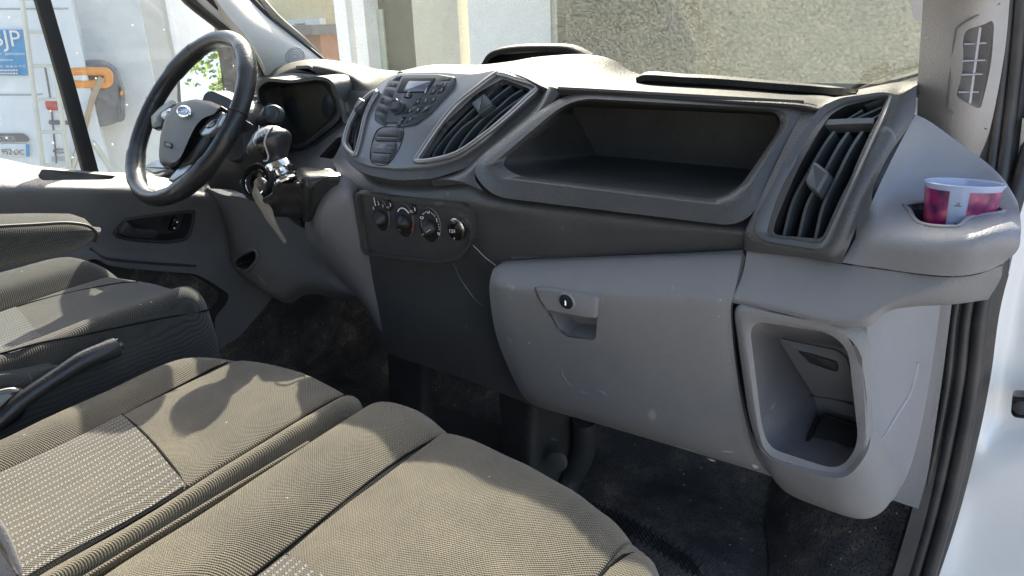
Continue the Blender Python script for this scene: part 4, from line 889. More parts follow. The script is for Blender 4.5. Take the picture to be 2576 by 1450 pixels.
rb('display', ((1338, 655), (1512, 657), (1458, 736), (1292, 736)), 'screen', .0053, .003, .001, fr_, sh=1)
rb('disc_slot', ((1300, 752), (1366, 752), (1350, 786), (1290, 784)), 'black', .0045)
text('E', ST(B(1318, 776), .0092), ST(B(1338, 777), .0092), M['grey_mark'], rd, STN, depth=.0003)
for j in range(4):
    for i in range(3):
        if j == 3 and i == 2: continue
        cx, cy = 1465+62*i-60*j, 742-8*i+73*j
        kb = rb('button', ((cx-5, cy-38), (cx+58, cy-44), (cx+2, cy+32), (cx-58, cy+36)))
        text('123456789*0#'[j*3+i], ST(B(cx-9, cy+8), .0086), ST(B(cx+3, cy+7), .0086), M['grey_mark'], kb, STN, depth=.0003)
for s, a, b in (('( - - )', (1538, 695), (1618, 690)), ('. .', (1192, 690), (1218, 692))):
    text(s, ST(B(*a), .0094), ST(B(*b), .0094), M['grey_mark'], rd, STN, depth=.0003)
kc = ST(B(1250, 862), .007)
def turn(name, c, n, prof, m, par, seg=28, sq=1.):
    u = (CU-n*CU.dot(n)).normalized(); v = n.cross(u)
    return loft(name, [[c+(u*math.cos(a)+v*math.sin(a))*r+n*h for a in (2*math.pi*i/seg for i in range(seg))] for r, h in prof], m, par, False, True, 40)
turn('volume_knob', kc, STN, [(.0115, 0), (.0115, .003), (.0102, .004), (.0098, .011), (.0088, .0125), (.0074, .0125), (.007, .0115)], M['button'], rd)
sp_ = rb('storage_slot', ((1125, 1010), (1235, 1005), (1275, 1030), (1262, 1115), (1060, 1108), (1085, 1045)), 'button', .003, .006, .004, face, 1)
rb('slot_mouth', ((1092, 1062), (1105, 1050), (1245, 1062), (1245, 1088), (1090, 1082)), 'black', .0036, .003, .001, sp_, 1)
rb('slot_lip', ((1088, 1084), (1248, 1090), (1244, 1100), (1086, 1095)), 'bezel', .0042, .003, .0005, sp_, 1)
cs = rb('control_surround', ((1050, 1125), (1228, 1120), (1225, 1180), (1155, 1288), (1045, 1275), (1034, 1190)), 'button', .003, .006, .004, face, 1)
rb('switch', ((1056, 1150), (1100, 1165), (1122, 1142), (1160, 1142), (1180, 1168), (1222, 1168), (1200, 1215), (1052, 1205)), 'radio', .005, .004, .002, cs, 1)
rb('switch', ((1052, 1212), (1198, 1222), (1158, 1280), (1048, 1268)), 'radio', .005, .004, .002, cs, 1)
tube('panel_outline', [ST(B(*q), .0045) for q in ((1115, 1003), (1250, 1000), (1285, 1030), (1268, 1120), (1235, 1190), (1158, 1293), (1040, 1280), (1028, 1190), (1060, 1060))], .0007, M['black'], face, 5, 2, True)

# strips either side of shelf
patch('stack_shoulder', [[ST(q, -.004) for q in ((1372, 214), (1340, 262), (1260, 330), (1200, 385), (1150, 430), (1080, 450))], [SP(q, .0) for q in ((1385, 218), (1350, 280), (1280, 345), (1225, 385), (1180, 430), (1150, 455))], [SP(q, .0) for q in ((1412, 226), (1385, 262), (1310, 340), (1250, 392), (1195, 440), (1215, 480))]], M['dash_dark'], dash, thick=.01)
# right end moulding with vent
e1 = [(2030, 262, .855), (2070, 268, .85), (2116, 250, .855), (2222, 234, .855), (2262, 238, .855), (2307, 214, .87)]
re = patch('end_moulding', pr([e1,
    [(1985, 345, .825), (2020, 350, .82), (2080, 350, .815), (2180, 350, .81), (2235, 350, .81), (2296, 300, .85)],
    [(1935, 450, .80), (1965, 450, .795), (2030, 460, .79), (2130, 460, .78), (2180, 460, .78), (2225, 410, .80)],
    [(1893, 540, .785), (1915, 550, .78), (1990, 560, .775), (2090, 580, .765), (2130, 580, .765), (2160, 560, .775)],
    [(1874, 590, .78), (1895, 600, .775), (1970, 620, .77), (2070, 635, .76), (2100, 640, .76), (2135, 620, .765)],
    [(1872, 628, .785), (1890, 634, .78), (1970, 642, .775), (2070, 656, .765), (2092, 661, .765), (2118, 664, .77)]]), M['dash_dark'], dash, n=6, key='re', thick=.006)
vo = [(2088, 290), (2125, 267), (2232, 243), (2212, 292), (2140, 450), (2068, 602), (1944, 590), (1950, 560), (2010, 420)]
vr = rnd([on(q, 're', 0) for q in vo], .006, 3); RN = tocam(vr)
cut(re, [cutter(vr, .03, .05)])
vt2 = loft('air_vent', [vr, [p-RN*.05 for p in vr]], M['black'], dash, False, True)
fo = [(2066, 275), (2116, 252), (2222, 237), (2250, 242), (2228, 300), (2158, 455), (2088, 612), (2068, 634), (1930, 612), (1900, 590), (1905, 555), (1975, 410)]
vi = [(2082, 287), (2122, 265), (2215, 249), (2231, 246), (2213, 292), (2142, 448), (2074, 594), (2066, 604), (1946, 591), (1942, 585), (1948, 565), (2010, 420)]
rO, rI = [rnd([on(q, 're', l) for q in f], .006, 3) for f, l in ((fo, .0), (vi, .0))]
loft('vent_frame', [[p-RN*.002 for p in rO], [p*.96+q*.04+RN*.005 for p, q in zip(rO, rI)], [p*.45+q*.55+RN*.003 for p, q in zip(rO, rI)], [p-RN*.006 for p in rI], [p-RN*.02 for p in rI]], M['vent_frame'], vt2, False, False)
def ribbon(name, qs, m, par, w=.024, th=.0016, dx=-.002, key='re', n=RN, sink=-.006):
    pts = [on(q, key, 0)+n*sink if on(q, key, 0) else None for q in qs]; pts = [p for p in pts if p]; f = cat(pts, 5)
    nn = [(f[min(i+1, len(f)-1)]-f[max(i-1, 0)]).normalized().cross(n).normalized()*th for i in range(len(f))]
    return loft(name, [[p+k, p-n*w+k+RT*dx, p-n*w-k+RT*dx, p-k] for p, k in zip(f, nn)], M[m], par, True, True, 40)
for qs in (((2094, 324), (2068, 360), (2030, 425), (1990, 500), (1966, 588)), ((2129, 326), (2100, 370), (2065, 435), (2025, 510), (2004, 594)), ((2165, 324), (2135, 370), (2100, 440), (2065, 515), (2045, 600))): ribbon('blade', qs, 'radio', vt2)
for qs in ((D(880, 915), D(1010, 835)), (D(930, 915), D(1160, 812)), (D(1075, 910), D(1155, 862))): ribbon('blade', qs, 'radio', vt2, w=.015, th=.001)
ribbon('cross_bar', ((2071, 306), (2130, 303), (2197, 301)), 'bezel', vt2, w=.02, th=.003, sink=-.002)
prism('vent_knob', rnd([on(G(*q), 're', .004) for q in ((870, 150), (925, 18), (955, 25), (1040, 95), (960, 240), (890, 190))], .003, 2), M['radio'], vt2, .02, .004, .003, nrm=RN)

# ---------------------------------------------------------------- cup holder console
cup_p = patch('cup_holder', pr([
    [(2303, 288, .88), (2345, 310, .885), (2420, 365, .89), (2485, 412, .89), (2525, 452, .88), (2550, 490, .86)],
    [(2262, 365, .85), (2310, 385, .87), (2390, 420, .88), (2460, 450, .88), (2530, 480, .86), (2560, 510, .83)],
    [(2225, 440, .82), (2262, 470, .835), (2350, 498, .85), (2440, 505, .85), (2530, 518, .82), (2565, 535, .79)],
    [(2195, 505, .795), (2230, 530, .79), (2320, 545, .78), (2420, 548, .77), (2520, 548, .76), (2568, 560, .75)],
    [(2180, 545, .785), (2215, 575, .765), (2320, 590, .74), (2420, 590, .73), (2510, 580, .73), (2568, 590, .735)],
    [(2155, 595, .775), (2205, 615, .757), (2320, 632, .73), (2420, 634, .72), (2500, 622, .725), (2560, 630, .735)],
    [(2118, 661, .772), (2200, 673, .76), (2320, 690, .74), (2410, 695, .735), (2480, 683, .74), (2522, 664, .75)]]), M['grey_light'], dash, n=6, key='cup', thick=.008)
cc = PY((2426, 461), .80)
ho = [PZ(q, cc.z-.055, 0) for q in [G(*p) for p in ((1520, 298), (1600, 285), (1760, 290), (1960, 285), (2130, 300), (2215, 340), (2205, 362), (2080, 375), (1985, 388), (1945, 420), (1920, 455), (1850, 462), (1700, 448), (1625, 422), (1590, 380), (1570, 335))]]
hol = rnd([on(G(*p), 'cup', 0) for p in ((1530, 298), (1620, 288), (1760, 280), (1960, 278), (2130, 300), (2215, 342), (2205, 362), (2080, 375), (1990, 388), (1950, 415), (1920, 455), (1850, 462), (1700, 448), (1625, 422), (1592, 380), (1575, 335))], .004, 2)
cutr = loft('cutter', [[p+Vector((0, 0, .03)) for p in hol], [p+Vector((0, 0, -.035)) for p in hol]], M['black'], None, True, True)
cut(cup_p, [cutr])
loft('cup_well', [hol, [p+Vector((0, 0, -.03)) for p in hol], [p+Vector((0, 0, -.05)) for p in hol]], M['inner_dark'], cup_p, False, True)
tube('well_edge', [p for p in hol[::3]], .0022, M['grey_light'], cup_p, 6, 2, True)

# cup
cup = thing('plastic_cup', 'translucent plastic cup with magenta and red print in the side cup holder', 'cup', cc+Vector((0, 0, -.095)))
Rt = (PY((2526, 470), .80)-PY((2325, 470), .80)).length/2
def cr_(z, k=0.): return Rt*(1-.28*(-z)/.095)-k
AW = Vector((cc.x, cc.y, 0)).normalized(); TL_ = math.radians(5)
CAX = Vector((0, 0, 1))*math.cos(TL_)+AW*math.sin(TL_); CSD = AW.cross(Vector((0, 0, 1))).normalized(); CFR = CSD.cross(CAX)
def cpt(a, r, z): return cc+(CSD*math.cos(a)+CFR*math.sin(a))*r+CAX*z
def cring(z, k, a0=0, a1=2*math.pi, n=48, closed=True):
    m_ = n if closed else n+1
    return [cpt(a0+(a1-a0)*i/n, cr_(z, k), z) for i in range(m_)]
loft('cup_wall', [cring(-.095, 0), cring(-.05, 0), cring(-.004, 0), cring(0, -.0015), cring(.001, -.0005), cring(0, .0012), cring(-.05, .0012), cring(-.093, .0012)], M['cup_plain'], cup, True, True, 40)
vdir = math.pi/2 if CFR.dot(cc) < 0 else -math.pi/2      # towards the camera
def cup_az(px):
    best = None
    for i in range(400):
        a = vdir-1.5+3*i/399; p = cpt(a, cr_(-.03), -.03)
        u = 1288+1860*p.dot(RT)/p.dot(FW)
        if best is None or abs(u-px) < best[0]: best = (abs(u-px), a)
    return best[1]
aL, aR = cup_az(2381), cup_az(2428)
lo, hi = min(aL, aR), max(aL, aR)
pr_ = loft('print', [cring(z, -.0006, hi, lo+2*math.pi, 60, False) for z in (-.094, -.05, -.005)], M['cup_print'], cup, False, False, 60, closed=False)
for k, (zz, s) in enumerate(((-.018, '25'), (-.036, '20'), (-.056, '15'))):
    am_ = (lo+hi)/2; n_ = CSD*math.cos(am_)+CFR*math.sin(am_); c_ = cpt(am_, cr_(zz)+.0008, zz); t_ = n_.cross(CAX)
    if t_.dot(RT) < 0: t_ = -t_
    prism('measure_line', [c_-t_*.003, c_+t_*.003, c_+t_*.003+Vector((0, 0, .0006)), c_-t_*.003+Vector((0, 0, .0006))], M['strip_dark'], cup, .0004, .0002, 0, nrm=n_)
    text(s, c_-t_*.0015+Vector((0, 0, .001)), c_+t_*.0015+Vector((0, 0, .001)), M['strip_dark'], cup, n_, depth=.0002)

# ---------------------------------------------------------------- lower right: flange, pocket bin, side panel
patch('lower_flange', pr([
    [(1880, 629, .785), (2000, 645, .78), (2118, 665, .772), (2252, 684, .752), (2370, 697, .74), (2450, 693, .742), (2522, 668, .75)],
    [(1868, 690, .77), (1990, 710, .76), (2105, 735, .75), (2215, 730, .745), (2310, 735, .735), (2410, 733, .74), (2518, 700, .755)],
    [(1845, 745, .752), (1955, 765, .742), (2080, 795, .732), (2180, 795, .728), (2245, 770, .735), (2400, 760, .745), (2492, 745, .765)],
    [(1842, 762, .752), (1955, 785, .742), (2080, 815, .732), (2183, 822, .73), (2249, 779, .745), (2400, 766, .755), (2486, 754, .775)]]), M['grey'], dash, n=6, key='fl', thick=.01)
po = [(1842, 757), (2186, 820), (2198, 1118), (2185, 1200), (2060, 1190), (1918, 1150), (1885, 1060)]
pi_ = [(1866, 785), (2120, 836), (2168, 885), (2180, 1120), (2125, 1205), (1925, 1148), (1905, 1070)]
pj = [(1884, 806), (2088, 838), (2134, 880), (2161, 1120), (2112, 1186), (1935, 1128), (1916, 1070)]
pb_ = [(1957, 848), (2150, 880), (2215, 905), (2225, 1080), (2200, 1090), (2062, 1056), (2050, 1000)]
PR = [rnd([PY(q, .775) for q in po], .02, 5), rnd([PY(q, .75) for q in po], .02, 5), rnd([PY(((a[0]+b[0])/2, (a[1]+b[1])/2), .741) for a, b in zip(po, pi_)], [.02, .03, .03, .03, .04, .03, .02], 5), rnd([PY(q, .740) for q in pi_], [.02, .04, .03, .03, .05, .04, .02], 5), rnd([PY(q, .743) for q in pj], [.02, .04, .03, .03, .05, .04, .02], 5), rnd([PY(q, .755) for q in pj], [.02, .04, .03, .03, .05, .04, .02], 5), rnd([PY(q, .86) for q in pb_], .01, 5)]
pkt = loft('storage_pocket', PR[:6], M['grey'], dash, False, False, 40)
bn = loft('pocket_bin', PR[5:], M['grey_inner'], pkt, False, True, 30)
def BK(q, l=0): return PY(q, .858-l)
prism('fuse_cover', rnd([BK(G(*q)) for q in ((680, 1207), (1090, 1292), (1155, 1345), (1200, 1500), (1235, 1650), (925, 1600))], .004, 3), M['grey_inner'], bn, .003, .002, .0012)
prism('cover_grip', rnd([BK(G(*q), .004) for q in ((815, 1300), (905, 1318), (1085, 1375), (1095, 1440), (1060, 1440), (900, 1385))], .003, 3), M['inner_dark'], bn, .003, 0, .001)
tube('bin_ledge', [PY(q, y) for q, y in ((J(590, 412), .775), (J(720, 310), .81), (J(850, 232), .845), (J(930, 226), .857), (J(1060, 245), .857), (J(1195, 285), .857))], .0012, M['inner_dark'], bn, 6, 3)
prism('bin_floor', rnd([PY(q, y) for q, y in ((J(828, 655), .775), (J(955, 382), .84), (J(1010, 360), .85), (J(1240, 440), .85), (J(1240, 720), .78))], .004, 2), M['inner_dark'], bn, .004, .001, 0)
tube('rubber_edge', [PY(q, y)*.995 for q, y in ((J(830, 650), .775), (J(895, 510), .81), (J(955, 385), .84), (J(1010, 358), .848), (J(1100, 385), .85), (J(1240, 425), .85))], .0028, M['black'], bn, 6, 3)
# belly of the bin under the opening
patch('pocket_belly', pr([
    [(1896, 1080, .752), (1925, 1145, .742), (2010, 1180, .737), (2115, 1203, .733), (2175, 1150, .735), (2196, 1080, .752)],
    [(1905, 1120, .765), (1935, 1175, .755), (2020, 1215, .748), (2120, 1242, .742), (2195, 1190, .745), (2225, 1110, .765)],
    [(1920, 1160, .785), (1950, 1205, .775), (2030, 1250, .765), (2130, 1280, .76), (2208, 1240, .765), (2245, 1160, .785)],
    [(1935, 1185, .81), (1976, 1238, .80), (2065, 1277, .795), (2160, 1306, .79), (2218, 1288, .80), (2262, 1225, .82)],
    [(1945, 1190, .86), (1990, 1235, .86), (2075, 1265, .86), (2160, 1285, .86), (2215, 1270, .86), (2262, 1222, .86)]]), M['grey'], dash, n=6, thick=.008)
sp2 = patch('side_panel', pr([
    [(2180, 800, .75), (2215, 790, .79), (2280, 765, .84), (2368, 755, .90)],
    [(2186, 940, .75), (2225, 940, .80), (2290, 940, .86), (2342, 939, .905)],
    [(2190, 1100, .755), (2225, 1100, .81), (2275, 1100, .87), (2312, 1098, .905)],
    [(2200, 1200, .775), (2225, 1200, .82), (2255, 1198, .87), (2283, 1194, .905)],
    [(2212, 1288, .82), (2225, 1275, .84), (2238, 1265, .87), (2249, 1257, .905)]]), M['grey_light'], dash, n=6, key='sp', thick=.008)
tube('scrape_mark', [on(J(*q), 'sp', .0002) for q in ((1370, 550), (1420, 470), (1500, 330), (1570, 220), (1610, 100), (1630, 0))], lambda t: .0005+.0022*math.sin(min(1, t*1.5)*2), M['vent_slat'], sp2, 4, 3)
patch('sill_trim', pr([
    [(2364, 755, .903), (2380, 755, .905), (2396, 752, .908)], [(2340, 939, .907), (2355, 939, .91), (2372, 939, .912)], [(2310, 1098, .907), (2330, 1098, .91), (2349, 1098, .912)], [(2281, 1194, .907), (2305, 1200, .91), (2332, 1200, .912)], [(2247, 1259, .907), (2278, 1270, .91), (2310, 1280, .912)]]), M['grey_inner'], dash, n=5, thick=.006)

# ---------------------------------------------------------------- glove box
gv = patch('glovebox_lid', pr([
    [(1252, 668, .80), (1280, 656, .802), (1400, 650, .80), (1600, 642, .798), (1800, 633, .795), (1868, 629, .793)],
    [(1240, 680, .785), (1275, 668, .785), (1400, 662, .784), (1600, 655, .782), (1800, 650, .78), (1864, 655, .778)],
    [(1232, 712, .775), (1270, 712, .765), (1400, 714, .76), (1600, 722, .757), (1780, 735, .752), (1846, 740, .752)],
    [(1232, 745, .778), (1275, 750, .762), (1400, 756, .754), (1600, 766, .75), (1780, 780, .746), (1838, 785, .748)],
    [(1245, 830, .785), (1290, 835, .77), (1420, 850, .765), (1620, 880, .758), (1790, 905, .752), (1850, 915, .756)],
    [(1268, 900, .80), (1310, 915, .785), (1440, 940, .778), (1640, 985, .77), (1810, 1020, .762), (1870, 1035, .766)],
    [(1308, 985, .815), (1350, 1000, .80), (1470, 1030, .792), (1660, 1082, .785), (1840, 1130, .777), (1900, 1145, .78)],
    [(1336, 1016, .83), (1375, 1030, .825), (1490, 1062, .818), (1680, 1118, .81), (1870, 1175, .80), (1942, 1198, .805)],
    [(1342, 1018, .86), (1380, 1030, .86), (1495, 1060, .85), (1685, 1115, .845), (1872, 1170, .84), (1945, 1195, .84)]]), M['grey'], dash, n=6, key='gv', thick=.012)
lq = [F(*q) for q in ((1455, 862), (1880, 925), (1900, 950), (1875, 1215), (1850, 1225), (1680, 1205), (1620, 1165))]
lr = rnd([on(q, 'gv', 0) for q in lq], .005, 4); LN = tocam(lr)
cut(gv, [cutter(lr, .02, .03)])
cav = loft('latch_recess', [lr, [p-LN*.004 for p in lr], [p-LN*.028+UP*.006 for p in lr]], M['grey'], gv, False, True, 40)
lt = prism('latch', rnd([on(F(*q), 'gv', .004) for q in ((1462, 868), (1560, 872), (1870, 922), (1893, 950), (1880, 1078), (1820, 1075), (1550, 1025), (1500, 950))], .004, 4), M['grey'], gv, .012, .003, .003, nrm=LN)
lc = on(F(1672, 965), 'gv', .0075)
disc('lock_ring', lc, LN, .0125, M['grey_light'], lt, .003)
disc('lock_barrel', lc+LN*.0006, LN, .0105, M['black'], lt, .003)
a = lc+LN*.001; prism('keyhole', [a+RT*-.0008+UP*.004, a+RT*.0008+UP*.004, a+RT*.0008-UP*.004, a+RT*-.0008-UP*.004], M['chrome'], lt, .0005, .0003, 0, nrm=LN)
prism('glovebox_catch', rnd([PY(F(*q), .80) for q in ((1270, 680), (1300, 655), (1500, 648), (1525, 668))], .004), M['inner_dark'], dash, .02, 0, .002)
def smear(key, pts, w_, m='grey_mark', par=None):
    tube('scuff', [on(q, key, .0000) for q in pts], lambda t: w_*math.sin(math.pi*min(.97, max(.04, t)))+.0001, M[m], par, 4, 3)
smear('gv', [I(*q) for q in ((1640, 20), (1650, 80), (1690, 140), (1725, 165))], .0012, 'grey_light', gv)
smear('gv', [I(*q) for q in ((1760, 190), (1800, 205), (1830, 210))], .0008, 'grey_light', gv); smear('gv', [I(*q) for q in ((1885, 185), (1920, 195), (1950, 225))], .0016, 'grey_light', gv)
smear('gv', [J(*q) for q in ((205, 650), (235, 662), (262, 668))], .0012, 'vent_slat', gv); smear('gv', [J(*q) for q in ((300, 600), (340, 603), (385, 610))], .0010, 'vent_slat', gv)
smear('gv', [J(*q) for q in ((505, 690), (530, 700), (550, 715))], .0030, 'vent_slat', gv)

# ---------------------------------------------------------------- driver side fascia, binnacle, console
hood = patch('binnacle_hood', [
    [Vector((p.x*1.02, 1.2, -.115)) for p in pr([[(640, 190, 1.12), (680, 186, 1.12), (700, 176, 1.12), (746, 158, 1.12), (812, 152, 1.12), (895, 162, 1.12), (947, 174, 1.12), (1012, 180, 1.1)]])[0]],
    pr([[(640, 190, 1.12), (680, 186, 1.12), (700, 172, 1.12), (746, 157, 1.12), (812, 151, 1.12), (895, 162, 1.12), (947, 174, 1.12), (1010, 180, 1.1)]])[0],
    pr([[(650, 205, 1.03), (686, 195, 1.03), (705, 181, 1.02), (746, 166, 1.02), (800, 163, 1.01), (880, 182, 1.0), (930, 205, .99), (990, 200, .96)]])[0],
    pr([[(660, 220, 1.0), (690, 203, 1.0), (712, 190, 1.0), (750, 178, 1.0), (800, 176, .99), (870, 205, .98), (915, 235, .96), (942, 226, .94)]])[0],
    pr([[(670, 250, 1.0), (695, 212, 1.0), (715, 197, 1.0), (752, 187, 1.0), (795, 188, .99), (850, 225, .98), (890, 270, .95), (925, 250, .93)]])[0]], M['dash_top'], dash, n=5, thick=.01, away=Vector((0, -.3, 1)))
prism('hood_catch', rnd([PY(B(*q), .99) for q in ((430, 510), (530, 508), (600, 575), (560, 582), (530, 540), (430, 545))], .003), M['inner_dark'], hood, .01, 0, .002)
df = patch('driver_fascia', pr([
    [(600, 262, 1.0), (640, 240, .99), (700, 190, 1.0), (800, 190, .985), (880, 225, .965), (940, 228, .93), (985, 215, .92)],
    [(600, 300, .98), (640, 300, .97), (700, 290, .975), (800, 290, .96), (860, 300, .94), (910, 280, .92), (950, 260, .905)],
    [(590, 350, .97), (650, 360, .955), (700, 365, .95), (780, 370, .93), (820, 355, .92), (860, 335, .90), (900, 320, .89)],
    [(600, 390, .94), (650, 400, .925), (700, 400, .91), (765, 402, .89), (815, 395, .88), (850, 390, .87), (885, 390, .86)],
    [(600, 430, .92), (650, 435, .90), (700, 430, .88), (770, 425, .86), (820, 428, .85), (860, 440, .835), (905, 455, .82)]]), M['dash_dark'], dash, n=6, key='df', thick=.012)
bo = [B(*q) for q in ((118, 690), (150, 640), (205, 605), (400, 625), (600, 592), (690, 606), (745, 670), (780, 800), (795, 900), (720, 985), (500, 1150), (400, 1160), (260, 1080), (160, 900))]
bi = [B(*q) for q in ((135, 705), (165, 662), (215, 632), (400, 648), (600, 620), (680, 632), (728, 690), (760, 805), (772, 890), (700, 965), (498, 1128), (405, 1135), (275, 1060), (180, 890))]
bb = [B(*q) for q in ((280, 740), (310, 700), (360, 680), (420, 665), (600, 650), (650, 665), (690, 720), (730, 810), (745, 870), (680, 940), (520, 1090), (430, 1110), (370, 1060), (320, 900))]
BR0, BR1, BR2, BR3 = rnd([PY(q, .935) for q in bo], .01, 3), rnd([PY(q, .925) for q in bo], .01, 3), rnd([PY(q, .925) for q in bi], .01, 3), rnd([PY(q, 1.008, -.03) for q in bb], .01, 3)
cut(df, [cutter(rnd([PY(q, .95) for q in bi], .01, 3), .08, .2)])
bnn = loft('instrument_binnacle', [[p+Vector((0, .06, 0)) for p in BR0], BR0, BR1, BR2, BR3], M['inner_dark'], dash, False, False, 40)
prism('instrument_lens', BR3, M['lens'], bnn, .004, -.002, 0)
for q in ((400, 900), (690, 830)):
    cx, cy = q; prism('reflection_disc', [PY(B(cx+68*math.cos(a), cy+150*math.sin(a)), 1.006, -.03) for a in (i*math.pi/14 for i in range(28))] if cx < 500 else [PY(B(cx-8+48*math.cos(a), cy+95*math.sin(a)), 1.006, -.03) for a in (i*math.pi/14 for i in range(28))], M['radio'], bnn, .002, 0, .0005)  # dark discs drawn where the lens reflection is dark
patch('binnacle_cheek', pr([[(800, 188, .99), (838, 205, .98), (880, 240, .96), (905, 262, .945)], [(830, 200, .95), (862, 250, .945), (880, 285, .935), (895, 280, .93)], [(845, 240, .93), (868, 290, .925), (872, 305, .92), (885, 295, .92)], [(858, 290, .928), (862, 302, .92), (866, 312, .915), (872, 308, .915)]]), M['inner_dark'], bnn, n=4, thick=.005)
bp_ = [(500, 1148), (720, 985), (860, 868), (1005, 712), (1035, 720), (870, 890), (735, 995), (515, 1152)]
swt = prism('switch_strip', [on(B(*q), 'df', .006) or PY(B(*q), .92) for q in ((505, 1150), (620, 1055), (725, 972), (860, 868), (940, 785), (1015, 712), (1045, 722), (960, 800), (878, 885), (742, 992), (640, 1075), (515, 1160))], M['radio'], dash, .012, 0, .001)
for q0, q1 in (((722, 972), (744, 990)), ((838, 882), (862, 898)), ((962, 765), (985, 780))):
    a, b = [(on(B(*q), 'df', .0075) or PY(B(*q), .918)) for q in (q0, q1)]; tube('switch_gap', [a, b], .001, M['black'], swt, 5, 1)
sl_ = [on(B(*q), 'df', 0) for q in ((612, 1222), (752, 1075), (800, 1060), (790, 1110), (722, 1238))]
slr = rnd(sl_, .005, 3)
cut(df, [cutter(slr, .02, .04)])
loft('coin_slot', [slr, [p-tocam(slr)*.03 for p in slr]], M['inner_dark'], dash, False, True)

# gear console
gc = patch('gear_console', pr([
    [(815, 425, .80), (840, 432, .80), (862, 440, .80), (885, 455, .805), (900, 478, .81)],
    [(785, 480, .80), (815, 490, .775), (845, 495, .775), (880, 505, .79), (908, 535, .812)],
    [(768, 555, .82), (795, 560, .775), (820, 565, .77), (870, 590, .79), (927, 630, .822)],
    [(772, 600, .85), (800, 620, .80), (840, 640, .795), (890, 670, .81), (938, 700, .838)],
    [(800, 640, .88), (835, 670, .84), (870, 700, .83), (910, 735, .835), (953, 765, .852)],
    [(850, 700, .93), (885, 735, .90), (915, 765, .88), (945, 815, .875), (980, 892, .872)]]), M['grey_inner'], dash, n=6, key='gc', thick=.012)
gc.data.materials[0] = M['grey_inner']

# knee panel & pocket
kp = patch('knee_panel', pr([
    [(515, 470, .93), (560, 490, .91), (620, 500, .90), (700, 540, .90), (770, 580, .90)],
    [(545, 520, .945), (590, 550, .93), (640, 560, .92), (720, 590, .91), (800, 640, .91)],
    [(575, 590, .955), (600, 610, .94), (660, 630, .93), (740, 650, .92), (850, 700, .93)],
    [(583, 660, .97), (610, 680, .95), (670, 690, .93), (760, 700, .93), (890, 740, .93)],
    [(600, 690, .99), (640, 715, .96), (700, 745, .945), (770, 725, .95), (920, 760, .95)],
    [(625, 705, 1.02), (665, 735, 1.0), (725, 764, .99), (785, 740, 1.0), (930, 775, 1.0)]]), M['door_grey'], dash, n=6, key='kp', thick=.012)
kq_ = [on(E(*q), 'kp', 0) for q in ((1612, 665), (1700, 615), (1742, 610), (1756, 670), (1690, 750), (1640, 742), (1608, 715))]
kr = rnd(kq_, .006, 3); kn_ = tocam(kr)
cut(kp, [cutter(kr, .03, .05)])
loft('coin_pocket', [kr, [p-kn_*.04 for p in kr]], M['inner_dark'], kp, False, True)
tube('pocket_lip', [p+kn_*.002 for p in kq_], .004, M['door_grey'], kp, 8, 3, True)
smear('kp', [E(*q) for q in ((1750, 785), (1780, 810), (1810, 850))], .003, 'tape', kp)
# steering column cowl
WC = Vector((-1.2, .771, -.140)); WA, WB = .6212, -.1306
WN = Vector((math.sin(WB)*math.cos(WA), -math.cos(WB)*math.cos(WA), math.sin(WA)))
cw = []
for q, y, rx, rz in (((560, 310), .83, .055, .05), ((600, 320), .86, .062, .058), ((650, 335), .90, .06, .055), ((690, 340), .95, .05, .05)):
    c = PY(q, y); cw.append(rnd([c+CR*sx*rx+UP*sz*rz for sx, sz in ((-1, .7), (-.6, 1), (.6, 1), (1, .6), (1, -.9), (.5, -1.2), (-.5, -1.2), (-1, -.9))], .02, 3))
loft('column_cowl', cw, M['hub'], dash, True, True, 50)
lc_ = [PY((600, 440), .85), PY((700, 440), .90)]
patch('column_lower', pr([[(500, 400, .84), (560, 380, .82), (610, 385, .82), (660, 400, .84), (700, 420, .87)], [(510, 440, .86), (570, 440, .84), (620, 450, .83), (670, 460, .85), (740, 500, .89)], [(530, 475, .90), (590, 480, .88), (640, 505, .875), (700, 530, .88), (760, 575, .90)]]), M['hub'], dash, thick=.02)
ig = PY(Gz(360, 760), .795); IN = Vector((.15, -.92, .35)).normalized()
prism('ignition_shroud', rnd([pl(Gz(*q), ig, IN) for q in ((130, 760), (300, 560), (480, 640), (560, 700), (540, 900), (330, 930))], .01), M['gear_dummy'] if 'gear_dummy' in M else M['grey_inner'], dash, .05, -.006, .008, nrm=IN)
igp = turn('ignition_lock', ig, IN, [(.0335, -.01), (.0335, .002), (.031, .005), (.028, .005), (.0275, .001), (.0225, .0), (.022, .003), (.0175, .004), (.0165, .0)], M['black'], dash)
turn('lock_ring', ig, IN, [(.0235, .0), (.0235, .0032), (.0215, .0036), (.021, .001)], M['chrome'], igp)
# driver side air vent behind wheel
dv = prism('air_vent', rnd([PY(B(*q), .945) for q in ((-20, 870), (30, 800), (100, 740), (130, 790), (150, 900), (60, 930))], .006), M['inner_dark'], dash, .02, 0, .003)
for k in range(4):
    tube('blade', [PY(B(-10+k*35, 890), .935), PY(B(35+k*30, 815-k*5), .935), PY(B(90+k*16, 770+k*10), .935)], .003, M['bezel'], dv, 6, 3)
